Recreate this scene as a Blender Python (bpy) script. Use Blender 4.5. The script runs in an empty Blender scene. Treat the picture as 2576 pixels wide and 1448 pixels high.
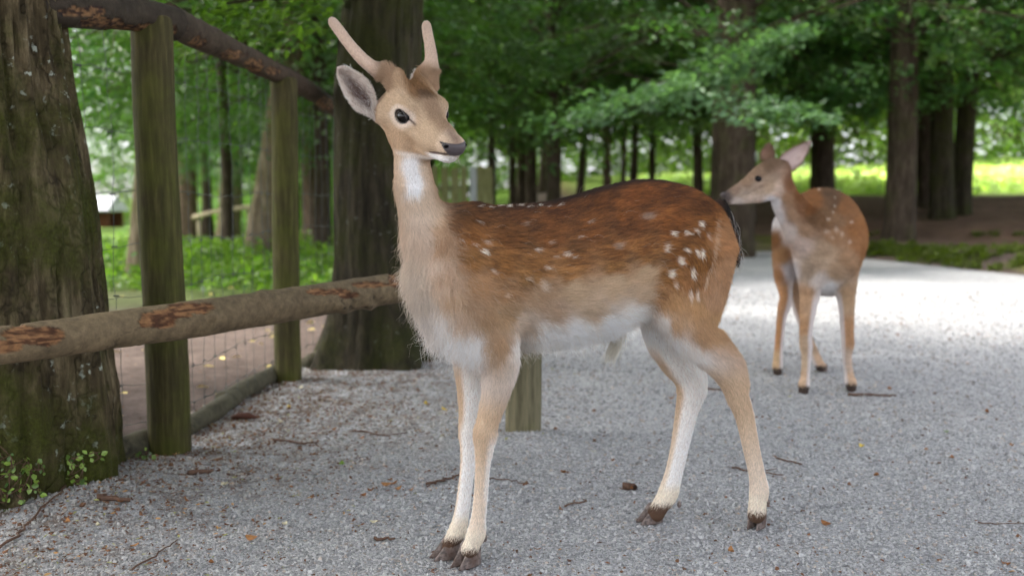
import bpy, math, random
import numpy as np
from mathutils import Vector, Matrix

# ------------------------------------------------------------------ camera, sky, sun, exposure
H = 0.87                       # camera height (crouching photographer)
PITCH = math.radians(5.37)
FOC = 35.0
SCN = bpy.context.scene
_cd = bpy.data.cameras.new('camera'); CAM = bpy.data.objects.new('camera', _cd)
SCN.collection.objects.link(CAM); SCN.camera = CAM
CAM.location = (0, 0, H); CAM.rotation_euler = (math.pi/2 - PITCH, 0, 0)
_cd.lens = FOC; _cd.sensor_width = 36.0; _cd.clip_start = 0.05; _cd.clip_end = 1200
_cd.dof.use_dof = True; _cd.dof.focus_distance = 2.34; _cd.dof.aperture_fstop = 2.5

SUN_EL, SUN_AZ = math.radians(55), math.radians(-85)   # azimuth measured from +Y towards +X
_w = bpy.data.worlds.new('World'); SCN.world = _w; _w.use_nodes = True
_nt = _w.node_tree; _bg = _nt.nodes['Background']
_sky = _nt.nodes.new('ShaderNodeTexSky'); _sky.sky_type = 'NISHITA'; _sky.sun_disc = False
_sky.sun_elevation = SUN_EL; _sky.sun_rotation = SUN_AZ
_sky.air_density = 0.55; _sky.dust_density = 3.0; _sky.ozone_density = 0.4
_hsv = _nt.nodes.new('ShaderNodeHueSaturation'); _hsv.inputs['Saturation'].default_value = 0.30      # thin high cloud whitens the sky
_nt.links.new(_sky.outputs[0], _hsv.inputs['Color']); _nt.links.new(_hsv.outputs[0], _bg.inputs[0]); _bg.inputs[1].default_value = 0.15
_sl = bpy.data.lights.new('sun', 'SUN'); _sl.energy = 1.5; _sl.angle = math.radians(5); _sl.color = (1.0, 0.95, 0.86)
SUN = bpy.data.objects.new('sun', _sl); SCN.collection.objects.link(SUN)
_sd = Vector((math.sin(SUN_AZ)*math.cos(SUN_EL), math.cos(SUN_AZ)*math.cos(SUN_EL), math.sin(SUN_EL)))
SUN.rotation_euler = _sd.to_track_quat('Z', 'Y').to_euler(); SUN.location = _sd*30

SCN.view_settings.view_transform = 'Standard'; SCN.view_settings.look = 'None'
SCN.view_settings.gamma = 1.0; SCN.view_settings.use_curve_mapping = False
SCN.view_settings.exposure = 2.45
SCN.render.engine = 'CYCLES'
_c = SCN.cycles
_c.use_denoising = True
try: _c.denoiser = 'OPENIMAGEDENOISE'
except Exception: pass
_c.max_bounces = 5; _c.diffuse_bounces = 3; _c.glossy_bounces = 2; _c.transmission_bounces = 4; _c.transparent_max_bounces = 4
_c.use_adaptive_sampling = True; _c.adaptive_threshold = 0.03
_c.sample_clamp_indirect = 6.0
COL = SCN.collection

# ------------------------------------------------------------------ pixel -> place (pixels of a 2575 x 1448 view)
FPX = FOC/36.0*2575.0
CX, CY = 1287.5, 724.0
_ct, _st = math.cos(PITCH), math.sin(PITCH)
def ray(u, v):
    x = (u-CX)/FPX; y = (v-CY)/FPX
    return np.array([x, _ct - y*_st, -_st - y*_ct])
def ground(u, v, z=0.0):
    d = ray(u, v); k = (z-H)/d[2]
    return np.array([d[0]*k, d[1]*k, z])
def at_depth(u, v, y):
    d = ray(u, v); k = y/d[1]
    return np.array([d[0]*k, y, H + d[2]*k])
def camdepth(p): return p[1]*_ct - (p[2]-H)*_st
def project(P):
    P = np.asarray(P, float); Z = P[..., 1]*_ct - (P[..., 2]-H)*_st
    Y = P[..., 1]*_st + (P[..., 2]-H)*_ct
    return CX + FPX*P[..., 0]/Z, CY - FPX*Y/Z

# ------------------------------------------------------------------ numeric helpers
def srgb(r, g, b):
    c = np.array([r, g, b], float)/255.0
    return np.where(c <= 0.04045, c/12.92, ((c+0.055)/1.055)**2.4)
def smooth(a, b, x):
    t = np.clip((x-a)/(b-a), 0, 1); return t*t*(3-2*t)
def _hash(ix, iy, iz, seed):
    n = (ix.astype(np.int64)*73856093) ^ (iy.astype(np.int64)*19349663) ^ (iz.astype(np.int64)*83492791) ^ (seed*2654435761)
    n = (n ^ (n >> 13))*1274126177 & 0x7fffffff
    n = (n ^ (n >> 16))*2246822519 & 0x7fffffff
    return (n & 0xffff)/65535.0
def vnoise(P, seed=0):
    P = np.asarray(P, float); i = np.floor(P).astype(np.int64); f = P-i; f = f*f*(3-2*f)
    r = 0
    for dx in (0, 1):
        for dy in (0, 1):
            for dz in (0, 1):
                w = (f[..., 0] if dx else 1-f[..., 0])*(f[..., 1] if dy else 1-f[..., 1])*(f[..., 2] if dz else 1-f[..., 2])
                r = r + w*_hash(i[..., 0]+dx, i[..., 1]+dy, i[..., 2]+dz, seed)
    return r*2-1
def fbm(P, oct=4, seed=0):
    P = np.asarray(P, float); a, s, t = 1.0, 0.0, 0.0
    for k in range(oct):
        s = s + a*vnoise(P*2**k, seed+k*17); t += a; a *= 0.5
    return s/t
def unit(v):
    v = np.asarray(v, float); return v/np.maximum(np.linalg.norm(v, axis=-1, keepdims=True), 1e-9)

# ------------------------------------------------------------------ object helpers
def mesh_data(name, V, F, mat=None, sm=True, col=None, uv=None):
    V = np.asarray(V, np.float32); me = bpy.data.meshes.new(name)
    if isinstance(F, np.ndarray):
        n, k = F.shape
        me.vertices.add(len(V)); me.vertices.foreach_set('co', V.ravel())
        me.loops.add(n*k); me.loops.foreach_set('vertex_index', F.astype(np.int32).ravel())
        me.polygons.add(n); me.polygons.foreach_set('loop_start', np.arange(0, n*k, k, dtype=np.int32))
        me.polygons.foreach_set('loop_total', np.full(n, k, np.int32))
        me.update(calc_edges=True)
    else:
        me.from_pydata([tuple(map(float, v)) for v in V], [], [tuple(map(int, f)) for f in F])
    me.polygons.foreach_set('use_smooth', np.full(len(me.polygons), bool(sm)))
    if col is not None:
        c4 = np.ones((len(V), 4), np.float32); c4[:, :3] = col
        a = me.attributes.new('col', 'FLOAT_COLOR', 'POINT'); a.data.foreach_set('color', c4.ravel())
    if mat is not None: me.materials.append(mat)
    me.update()
    return me
def link(name, data, parent=None, loc=None, rot=None, scale=None):
    o = bpy.data.objects.new(name, data); COL.objects.link(o)
    if parent is not None: o.parent = parent
    if loc is not None: o.location = tuple(float(x) for x in loc)
    if rot is not None: o.rotation_euler = tuple(float(x) for x in rot)
    if scale is not None: o.scale = (scale,)*3 if np.isscalar(scale) else tuple(scale)
    return o
def tag(o, label=None, cat=None, group=None, kind=None):
    if label: o['label'] = label
    if cat: o['category'] = cat
    if group: o['group'] = group
    if kind: o['kind'] = kind
    return o
def empty(name, loc, rotz=0.0):
    o = link(name, None, None, loc, (0, 0, rotz)); o.empty_display_size = 0.1; return o

# tube along a polyline with elliptical / noisy radius; closed ends
def tube(path, rad, seg=12, noise=0.0, nscale=8.0, seed=0, caps=True):
    path = np.asarray(path, float); n = len(path); rad = np.broadcast_to(np.asarray(rad, float), (n,))
    T = unit(np.gradient(path, axis=0)); up = np.array([0, 0, 1.0])
    if abs(T[0] @ up) > 0.9: up = np.array([1.0, 0, 0])
    V = []
    N = unit(np.cross(up, T[0]))
    for i in range(n):
        N = unit(N - T[i]*(N @ T[i])); B = np.cross(T[i], N)
        a = np.arange(seg)*2*np.pi/seg
        V.append(path[i] + rad[i]*(np.cos(a)[:, None]*N + np.sin(a)[:, None]*B))
    V = np.array(V)
    if noise:
        c = path[:, None, :]; d = V-c
        V = c + d*(1+noise*fbm(V*nscale, 3, seed)[..., None])
    V = V.reshape(-1, 3)
    i, j = np.meshgrid(np.arange(n-1), np.arange(seg), indexing='ij')
    F = np.stack([i*seg+j, i*seg+(j+1) % seg, (i+1)*seg+(j+1) % seg, (i+1)*seg+j], -1).reshape(-1, 4)
    if caps:
        V = np.vstack([V, path[0], path[-1]]); a, b = n*seg, n*seg+1
        j = np.arange(seg)
        c0 = np.stack([np.full(seg, a), (j+1) % seg, j, np.full(seg, a)], -1)
        c1 = np.stack([np.full(seg, b), (n-1)*seg+j, (n-1)*seg+(j+1) % seg, np.full(seg, b)], -1)
        return V, [tuple(f) for f in F] + [tuple(f[:3]) for f in c0] + [tuple(f[:3]) for f in c1]
    return V, F
def join(parts):
    V, F, o = [], [], 0
    for v, f in parts:
        V.append(np.asarray(v)); F += [tuple(int(x)+o for x in q) for q in f]; o += len(v)
    return np.vstack(V), F

# ------------------------------------------------------------------ material helpers
class NT:
    def __init__(s, name):
        s.m = bpy.data.materials.new(name); s.m.use_nodes = True; s.t = s.m.node_tree; s.t.nodes.clear()
        s.out = s.t.nodes.new('ShaderNodeOutputMaterial')
    def n(s, typ, **kw):
        x = s.t.nodes.new('ShaderNode'+typ)
        ins = kw.pop('i', {})
        for k, v in kw.items(): setattr(x, k, v)
        for k, v in ins.items(): s.set(x.inputs[k], v)
        return x
    def set(s, sock, v):
        if isinstance(v, bpy.types.NodeSocket): s.t.links.new(v, sock)
        elif isinstance(v, bpy.types.Node): s.t.links.new(v.outputs[0], sock)
        else:
            if hasattr(sock.default_value, '__len__') and not np.isscalar(v):
                v = tuple(float(x) for x in v)
                if len(sock.default_value) == 4 and len(v) == 3: v = v+(1.0,)
            sock.default_value = v
    def coord(s, kind='Object', scale=(1, 1, 1)):
        c = s.n('TexCoord'); mp = s.n('Mapping', i={'Vector': c.outputs[kind], 'Scale': scale}); return mp.outputs[0]
    def noise(s, vec, scale, detail=4, rough=0.55, out=0, dist=0.0):
        x = s.n('TexNoise', i={'Vector': vec, 'Scale': scale, 'Detail': detail, 'Roughness': rough, 'Distortion': dist}); return x.outputs[out]
    def ramp(s, fac, stops, interp='LINEAR'):
        r = s.n('ValToRGB', i={'Fac': fac}); e = r.color_ramp; e.interpolation = interp
        while len(e.elements) < len(stops): e.elements.new(0.5)
        for el, (p, c) in zip(e.elements, stops):
            el.position = p; el.color = (tuple(float(x) for x in c)+(1.0,))[:4] if not np.isscalar(c) else (c, c, c, 1)
        return r.outputs[0]
    def mix(s, fac, a, b, mode='MIX'):
        x = s.n('MixRGB', blend_type=mode); s.set(x.inputs[0], fac); s.set(x.inputs[1], a); s.set(x.inputs[2], b); return x.outputs[0]
    def math(s, op, a, b=0.0, clamp=False):
        x = s.n('Math', operation=op, use_clamp=clamp); s.set(x.inputs[0], a); s.set(x.inputs[1], b); return x.outputs[0]
    def bump(s, h, strength=0.5, dist=0.01):
        return s.n('Bump', i={'Height': h, 'Strength': strength, 'Distance': dist}).outputs[0]
    def principled(s, color, rough=0.8, normal=None, spec=0.3, **kw):
        b = s.n('BsdfPrincipled'); s.set(b.inputs['Base Color'], color); s.set(b.inputs['Roughness'], rough)
        s.set(b.inputs['Specular IOR Level'], spec)
        if normal is not None: s.set(b.inputs['Normal'], normal)
        for k, v in kw.items(): s.set(b.inputs[k], v)
        s.t.links.new(b.outputs[0], s.out.inputs[0]); return s.m
MAT = {}

# ================================================================== GROUND
PATH_R = np.array([ground(1850, 632)[:2], ground(2000, 640)[:2], ground(2150, 650)[:2], ground(2360, 668)[:2], ground(2575, 692)[:2], (7.2, 6.2), (8.6, 2.0), (9.5, -8.0)])
def path_xr(y): o = np.argsort(PATH_R[:, 1]); return np.interp(y, PATH_R[o, 1], PATH_R[o, 0])
def path_xl(y): return np.interp(y, [-8, 1.0, 2.6, 3.3, 4.6, 5.6, 9, 12, 14.6], [-2.6, -2.2, -1.75, -1.24, -1.08, -.95, .3, 1.3, 2.2])
def bank_dist(x, y): return np.where(y < 14.5, (x-path_xr(y))*.85, np.maximum((x-path_xr(14.4))*.85, 0)+(y-14.3)*.9)
def hgt(x, y):
    x = np.asarray(x, float); y = np.asarray(y, float)
    s = np.where((x > -2)*(y > 5)+(x > 2) > 0, bank_dist(x, y), -1)
    b = .16*smooth(0, .7, s)+.30*smooth(.3, 5, s)+.40*smooth(3.5, 10, s)+.95*smooth(9, 34, s)
    b = b*smooth(-6, 3.2, x+.0*y)
    l = smooth(-1.0, -5, x)*smooth(12, 18, y)*.024*np.minimum(np.maximum(y-12, 0), 70)
    nz = .05*fbm(np.stack([x/1.7, y/1.7, x*0], -1), 3, 4)*np.maximum(smooth(.2, 1.2, s), smooth(-.2, -1.5, x-path_xl(y)))
    heap = .055*np.exp(-(((x+1.18)/.22)**2+((y-2.72)/.30)**2)) + .03*np.exp(-(((x-.05)/.16)**2+((y-3.46)/.10)**2))
    und = .012*fbm(np.stack([x*1.1, y*1.1, x*0], -1), 2, 8)*smooth(3.0, 4.2, y)
    return b - l + nz + heap + und
def on_ground(u, v):
    """first place where the view ray through a pixel meets the terrain"""
    d = ray(u, v); k = np.linspace(1.0, 90, 6000)/d[1]; P = np.array([0, 0, H])[None]+k[:, None]*d[None]
    f = P[:, 2]-hgt(P[:, 0], P[:, 1]); i = np.argmax(f <= 0) if (f <= 0).any() else 1500
    p = P[i].copy(); p[2] = float(hgt(p[0], p[1])); return p

def gravel_material():
    s = NT('crushed grey stone'); v = s.coord('Object')
    vo = s.n('TexVoronoi', feature='F1', i={'Vector': v, 'Scale': 150, 'Randomness': 1.0}); ve = s.n('TexVoronoi', feature='DISTANCE_TO_EDGE', i={'Vector': v, 'Scale': 150})
    sep = s.n('SeparateColor', i={0: vo.outputs['Color']}).outputs[0]
    c = s.ramp(sep, [(0.0, srgb(132, 132, 134)), (.35, srgb(160, 160, 162)), (.7, srgb(180, 180, 181)), (1.0, srgb(200, 198, 196))])
    gap = s.ramp(ve.outputs[0], [(0.0, 0.5), (.08, 1.0)]); c = s.mix(1.0, c, gap, 'MULTIPLY')
    at = s.n('Attribute', attribute_name='col').outputs['Fac']
    nz = s.noise(v, 9, 5, .7); lit = s.math('MULTIPLY', s.ramp(nz, [(.45, 0.0), (.62, 1.0)]), at)
    c = s.mix(lit, c, tuple(srgb(98, 78, 62)))
    big = s.noise(v, .7, 3); c = s.mix(1.0, c, s.ramp(big, [(.3, .88), (.7, 1.08)]), 'MULTIPLY')
    hgt_ = s.math('ADD', s.ramp(ve.outputs[0], [(0, 0.0), (.25, 1.0)]), s.math('MULTIPLY', sep, .7))
    return s.principled(c, .85, s.bump(hgt_, .6, .004), .25)
def stone_material():
    s = NT('gravel stones'); at = s.n('Attribute', attribute_name='col').outputs['Color']; v = s.coord('Object'); n = s.noise(v, 260, 3)
    c = s.mix(1.0, at, s.ramp(n, [(.3, .8), (.7, 1.15)]), 'MULTIPLY')
    return s.principled(c, .8, s.bump(n, .3, .002), .25)
def earth_material():
    s = NT('forest floor'); at = s.n('Attribute', attribute_name='col').outputs['Color']; v = s.coord('Object')
    n = s.noise(v, 6, 8, .7); n2 = s.noise(v, 40, 5, .7); c = s.mix(1.0, at, s.ramp(n, [(.25, .55), (.75, 1.45)]), 'MULTIPLY'); c = s.mix(1.0, c, s.ramp(n2, [(.25, .65), (.75, 1.35)]), 'MULTIPLY')
    return s.principled(c, .95, s.bump(s.math('ADD', n, s.math('MULTIPLY', n2, .5)), .9, .04), .1)

def build_ground():
    MAT['gravel'] = gravel_material(); MAT['stone'] = stone_material(); MAT['earth'] = earth_material()
    # earth sheet, finer near the camera, reaching the horizon
    def axis(lo, hi, fine_lo, fine_hi, step):
        a = list(np.arange(fine_lo, fine_hi, step)); st = step; x = fine_hi
        while x < hi: a.append(x); st *= 1.22; x += st
        a.append(hi); st = step; x = fine_lo; b = []
        while x > lo: x -= st; st *= 1.22; b.append(max(x, lo))
        return np.unique(np.array(b+a))
    xs, ys = axis(-420, 420, -6, 10, .14), axis(-300, 640, 1.5, 24, .14)
    X, Y = np.meshgrid(xs, ys, indexing='ij'); Z = hgt(X, Y)
    inside = (X > path_xl(Y)+.25) & (X < path_xr(Y)-.25) & (Y < 14.2); Z = np.where(inside, Z-.05, Z-.012)
    n, m = X.shape; V = np.stack([X, Y, Z], -1).reshape(-1, 3); i, j = np.meshgrid(np.arange(n-1), np.arange(m-1), indexing='ij')
    F = np.stack([i*m+j, (i+1)*m+j, (i+1)*m+j+1, i*m+j+1], -1).reshape(-1, 4)
    x, y = V[:, 0], V[:, 1]; N1 = fbm(np.stack([x/1.3, y/1.3, x*0], -1), 4, 11); N2 = fbm(np.stack([x/.35, y/.35, x*0], -1), 3, 21)
    dirt = srgb(94, 82, 76)[None]*(1+.25*N2[:, None]); col = dirt
    sd = np.where(x > 1.5, bank_dist(x, y), -1)
    leaf = smooth(.2, 2.5, sd); col = col*(1-leaf[:, None]) + srgb(106, 84, 70)*leaf[:, None]*(1+.35*N2[:, None])
    moss = .8*smooth(.0, .25, N1+.3*N2+.02)*smooth(-.2, .3, sd)*smooth(3.4, 1.4, sd)*smooth(2.6, 4.2, x); col = col*(1-moss[:, None]) + srgb(86, 92, 32)*moss[:, None]
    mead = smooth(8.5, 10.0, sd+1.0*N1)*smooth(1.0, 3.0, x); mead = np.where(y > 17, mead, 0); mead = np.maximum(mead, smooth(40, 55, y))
    mc = np.where((x < 7)[:, None], srgb(112, 132, 66), srgb(188, 202, 128)); col = col*(1-mead[:, None]) + mc*mead[:, None]*(1+.12*N1[:, None])  # right-hand meadow paled so its colour carries strong sunlight
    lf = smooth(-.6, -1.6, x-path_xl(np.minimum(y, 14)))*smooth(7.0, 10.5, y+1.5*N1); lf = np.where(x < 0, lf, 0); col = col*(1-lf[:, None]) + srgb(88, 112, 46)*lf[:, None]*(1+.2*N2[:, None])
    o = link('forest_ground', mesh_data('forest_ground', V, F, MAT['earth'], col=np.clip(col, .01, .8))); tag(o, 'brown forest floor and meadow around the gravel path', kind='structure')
    # gravel path sheet
    ys = np.concatenate([np.arange(-8, 1.5, .5), np.arange(1.5, 6, .05), np.arange(6, 14.6, .12)]); W = 150
    t = np.linspace(0, 1, W)[None]; Yp = np.repeat(ys[:, None], W, 1)
    wob = .10*fbm(np.stack([ys/.5, ys*0, ys*0], -1), 3, 2)[:, None]; Xp = (path_xl(ys)[:, None]-.05+wob)*(1-t)+(path_xr(ys)[:, None]+.5*wob)*t
    Zp = hgt(Xp, Yp)+.002; Zp[:, 0] -= .03; Zp[:, -1] -= .03
    V = np.stack([Xp, Yp, Zp], -1).reshape(-1, 3); i, j = np.meshgrid(np.arange(len(ys)-1), np.arange(W-1), indexing='ij')
    F = np.stack([i*W+j, i*W+j+1, (i+1)*W+j+1, (i+1)*W+j], -1).reshape(-1, 4)
    dl = V[:, 0]-path_xl(V[:, 1]); dirty = .9*smooth(1.5, .1, dl)+.10; dirty = np.where(V[:, 1] > 6, .15, dirty)
    o = link('gravel_path', mesh_data('gravel_path', V, F, MAT['gravel'], col=np.repeat(dirty[:, None], 3, 1))); tag(o, 'pale grey gravel path through the wood', kind='structure')
    # loose stones, real geometry close to the camera
    rng = np.random.default_rng(3); n = 160000
    yy = 1.72*np.exp(rng.random(n)**1.25*math.log(9.0/1.72)); xx = (rng.random(n)-.5)*(1.2*yy+.4)+(rng.random(n)-.5)*(.32*yy)+.05
    ok = (xx > path_xl(yy)-.12) & (xx < path_xr(yy)-.1); xx, yy = xx[ok], yy[ok]; n = len(xx)
    sz = (.0024+.0018*rng.random(n)+.0022*(rng.random(n) < .04))*(1+.15*(yy-1.72))
    base = np.array([(1, 0, 0), (0, 1, 0), (-1, 0, 0), (0, -1, 0), (0, 0, 1), (0, 0, -1)], float)
    V = (base[None]*(.75+.5*rng.random((n, 6, 1)))+.33*rng.normal(size=(n, 6, 3))*.8)*np.stack([1.25+.4*rng.random(n), 1.0+.3*rng.random(n), .75+.3*rng.random(n)], -1)[:, None]*sz[:, None, None]
    a, b, c = rng.random(n)*6.283, rng.normal(size=n)*.6, rng.normal(size=n)*.6
    def rot(V, ax, an):
        i, j = [(1, 2), (2, 0), (0, 1)][ax]; c_, s_ = np.cos(an)[:, None], np.sin(an)[:, None]; W = V.copy(); W[..., i] = V[..., i]*c_-V[..., j]*s_; W[..., j] = V[..., i]*s_+V[..., j]*c_; return W
    V = rot(rot(rot(V, 0, b), 1, c), 2, a); V += np.stack([xx, yy, hgt(xx, yy)+sz*.40], -1)[:, None]
    q = np.array([(0, 1, 4), (1, 2, 4), (2, 3, 4), (3, 0, 4), (1, 0, 5), (2, 1, 5), (3, 2, 5), (0, 3, 5)])
    F = (np.arange(n)[:, None, None]*6+q[None]).reshape(-1, 3)
    g = rng.random(n); tint = np.where((rng.random(n) < .07)[:, None], np.array([1.08, .95, .84]), np.array([1.0, 1.0, 1.0])); cs = (srgb(124, 124, 125)[None]*(1-g[:, None])+srgb(184, 183, 182)[None]*g[:, None])*tint
    dl = xx-path_xl(yy); q_ = smooth(1.6, .0, dl+.35*fbm(np.stack([xx*2.5, yy*2.5, xx*0], -1), 3, 9))[:, None]*(yy < 6)[:, None]; cs = cs*(1-q_*(1-np.array([.80, .76, .68])))
    br = (rng.random(n) < .40*smooth(1.1, .0, dl)+.018)
    cs = np.where(br[:, None], srgb(104, 74, 54)[None]*(.6+.8*rng.random((n, 1))), cs)
    o = link('gravel', mesh_data('gravel', V.reshape(-1, 3), F, MAT['stone'], sm=False, col=np.repeat(cs, 6, 0))); tag(o, 'loose angular grey gravel stones covering the path', 'gravel', kind='stuff')

# ================================================================== TREES
def bark_material(name, a, b, moss=0.5, mosscol=(62, 70, 22), lichen=0.3, vscale=(1, 1, .16), cracks=False):
    s = NT(name); v = s.coord('Object', vscale); w = s.coord('Object')
    n = s.noise(v, 22, 8, .68); n2 = s.noise(v, 70, 6, .7); n3 = s.noise(w, 3.2, 6, .65)
    c = s.ramp(n, [(.3, tuple(x*.35 for x in srgb(*a))), (.5, srgb(*a)), (.7, srgb(*b))])
    c = s.mix(1.0, c, s.ramp(n2, [(.3, .7), (.7, 1.25)]), 'MULTIPLY')
    if cracks:
        dv = s.n('VectorMath', operation='ADD', i={0: s.coord('Object', (1, 1, .14))}); wn = s.n('VectorMath', operation='SCALE', i={0: s.noise(w, 9, 3, out=1), 'Scale': .16}); s.set(dv.inputs[1], wn.outputs[0])
        ck = s.n('TexVoronoi', feature='DISTANCE_TO_EDGE', i={'Vector': dv.outputs[0], 'Scale': 11}).outputs[0]; ckr = s.ramp(ck, [(.0, .0), (.13, 1.0)]); c = s.mix(1.0, c, s.ramp(ck, [(.0, .5), (.07, 1.0)]), 'MULTIPLY')
    if lichen:
        l = s.noise(w, 30, 4, .55); l2 = s.noise(w, 5, 2); q = s.math('MULTIPLY', s.ramp(l, [(.62, 0.0), (.68, 1.0)]), s.ramp(l2, [(.45, 0.0), (.6, 1.0)])); q = s.math('MULTIPLY', q, lichen)
        c = s.mix(q, c, tuple(srgb(168, 174, 160)))
    mm = s.math('ADD', n3, s.math('MULTIPLY', n, .25)); q = s.ramp(mm, [(.72-.28*moss, 0.0), (.88-.24*moss, 1.0)])
    fine = s.noise(w, 120, 4, .7); mc = s.ramp(fine, [(.3, tuple(x*.45 for x in srgb(*mosscol))), (.7, tuple(x*1.3 for x in srgb(*mosscol)))])
    c = s.mix(s.math('MULTIPLY', q, min(1, moss*1.4)), c, mc)
    h = s.math('ADD', s.math('MULTIPLY', n, 1.0), s.math('MULTIPLY', n2, .4)); h = s.math('ADD', h, s.math('MULTIPLY', s.math('MULTIPLY', q, fine), .4))
    if cracks: h = s.math('ADD', h, s.math('MULTIPLY', ckr, .5))
    return s.principled(c, .9, s.bump(h, .9, .02), .15)
def leaf_material(name, tr=.45, gloss=.42):
    s = NT(name); at = s.n('Attribute', attribute_name='col').outputs['Color']
    oi = s.n('ObjectInfo').outputs['Random']; hs = s.n('HueSaturation', i={'Hue': s.math('ADD', s.math('MULTIPLY', oi, .04), .48), 'Saturation': 1.0, 'Value': s.math('ADD', s.math('MULTIPLY', oi, .4), .8), 'Color': at}).outputs[0]
    p = s.n('BsdfPrincipled', i={'Base Color': hs, 'Roughness': gloss, 'Specular IOR Level': .5})
    t = s.n('BsdfTranslucent', i={'Color': s.mix(1.0, hs, (1.5, 1.85, .6, 1), 'MULTIPLY')})
    m = s.n('MixShader', i={0: tr, 1: p.outputs[0], 2: t.outputs[0]}); s.t.links.new(m.outputs[0], s.out.inputs[0]); return s.m
def leaves(P, axis, nrm, size, col, rng, wide=.5):
    """folded six-point leaves: P base, axis tip direction, nrm face normal"""
    n = len(P); side = unit(np.cross(axis, nrm)); nrm = np.cross(side, axis); L = size[:, None]; W = L*wide
    pts = [P, P+axis*L*.38+side*W*.5+nrm*L*.06, P+axis*L*.72+side*W*.36+nrm*L*.02, P+axis*L-nrm*L*.08, P+axis*L*.72-side*W*.36+nrm*L*.02, P+axis*L*.38-side*W*.5+nrm*L*.06]
    V = np.stack(pts, 1).reshape(-1, 3); q = np.array([(0, 1, 2, 3), (0, 3, 4, 5)]); F = (np.arange(n)[:, None, None]*6+q[None]).reshape(-1, 4)
    return V, F, np.repeat(col, 6, 0)
LEAF_A, LEAF_B = srgb(37, 70, 41), srgb(84, 114, 55)
def sprays(C, az, rng, per=70, length=1.1, width=.8, droop=.28, lsize=.085, ca=None, cb=None):
    """flat, slightly drooping leafy branch ends"""
    ca = LEAF_A if ca is None else ca; cb = LEAF_B if cb is None else cb
    n = len(C); k = n*per; ci = np.repeat(np.arange(n), per); t = rng.random(k); sd = (rng.random(k)*2-1)
    out = np.stack([np.cos(az), np.sin(az), -droop*(.6+.8*rng.random(n))], -1); out = unit(out); sv = unit(np.stack([-np.sin(az), np.cos(az), .25*rng.normal(size=n)], -1)); nv = np.cross(out, sv); nv *= np.sign(nv[:, 2:3])
    w = width*np.sin(np.pi*np.clip(t*.85+.1, 0, 1)); sc = (.7+.6*rng.random(n))[ci]
    P = C[ci] + out[ci]*(t*length*sc)[:, None] + sv[ci]*(sd*w*.5*sc)[:, None] + nv[ci]*(.05*rng.normal(size=k) - .10*t*t)[:, None]
    ax = unit(out[ci]*.8 + sv[ci]*np.sign(sd)[:, None]*.7 + .3*rng.normal(size=(k, 3))); nr = unit(nv[ci] + .38*rng.normal(size=(k, 3)))
    g = np.clip(rng.random(k)*.6+.4*rng.random(n)[ci], 0, 1)[:, None]; col = ca*(1-g)+cb*g
    return leaves(P, ax, nr, lsize*(.7+.6*rng.random(k)), col, rng)
CROWNS = {}; TRUNKS = {}
def crown_data(key, seed, n, R, z0, z1, per=70, inner=.15, lsize=.085, ca=None, cb=None):
    rng = np.random.default_rng(seed); z = z0+(z1-z0)*rng.random(n)**1.05; a = rng.random(n)*6.283; r = R*(inner+(1-inner)*np.sqrt(rng.random(n)))*(1-.45*((z-z0)/(z1-z0))**2)
    r *= .75+.5*(vnoise(np.stack([np.cos(a)*1.5, np.sin(a)*1.5, z*.7], -1), seed)*.5+.5)
    C = np.stack([np.cos(a)*r, np.sin(a)*r, z], -1); V, F, c = sprays(C, a+.5*rng.normal(size=n), rng, per, lsize=lsize, ca=ca, cb=cb)
    me = mesh_data('crown', V, F, MAT['leaf'], sm=False, col=c)
    parts = []
    for i in range(0, n, 6):
        p0 = np.array([0, 0, max(z[i]-.45*r[i]-.2, z0+.5)]); p2 = C[i]; p1 = (p0+p2)/2+np.array([0, 0, .12*r[i]]); parts.append(tube(np.array([p0, p1, p2, p2+unit(p2-p1)*.6]), [.022, .015, .008, .003], 4, caps=False))
    Vb, Fb = join(parts); mb = mesh_data('branches', Vb, Fb, MAT['bark_dark'])
    CROWNS[key] = (me, mb, (z0, z1))
def trunk_mesh(name, path, rad, mat, seg=40, flare=.35, flare_h=.5, lobes=5, rough=.035, seed=0, ridge=.012, rfreq=9):
    """tapered trunk with root flare, flutes and bark ridges; path/rad sampled finely"""
    rng = np.random.default_rng(seed); n = len(path); th = np.arange(seg)*2*np.pi/seg; ph = rng.random(8)*6.283
    V = np.zeros((n, seg, 3)); z0 = path[0, 2]
    for i in range(n):
        zz = path[i, 2]-z0; f = math.exp(-max(zz, 0)/flare_h)
        lob = sum((.5**k)*np.cos((lobes+k*2)*th+ph[k]+zz*.35*(k+1)) for k in range(3)); r = rad[i]*(1+flare*f*(1+.75*lob)+.035*lob*(1-f)+.02*np.cos(2*th+ph[5]+zz))
        V[i] = path[i][None]+np.stack([np.cos(th)*r, np.sin(th)*r, 0*th], -1)
    c = path[:, None]; q = V-c; rr = np.linalg.norm(q, axis=-1, keepdims=True); P = np.stack([np.cos(th)[None]*rfreq+0*V[..., 2], np.sin(th)[None]*rfreq+0*V[..., 2], V[..., 2]*rfreq*.22], -1)
    d = ridge*(1-np.abs(fbm(P, 4, seed+3))*2.2) + rough*.35*fbm(V*np.array([3, 3, 1.6]), 3, seed+9)
    V = c+q*(1+d[..., None]/np.maximum(rr, .02)); i, j = np.meshgrid(np.arange(n-1), np.arange(seg), indexing='ij')
    F = np.stack([i*seg+j, i*seg+(j+1) % seg, (i+1)*seg+(j+1) % seg, (i+1)*seg+j], -1).reshape(-1, 4)
    return mesh_data(name, V.reshape(-1, 3), F, mat)
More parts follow.
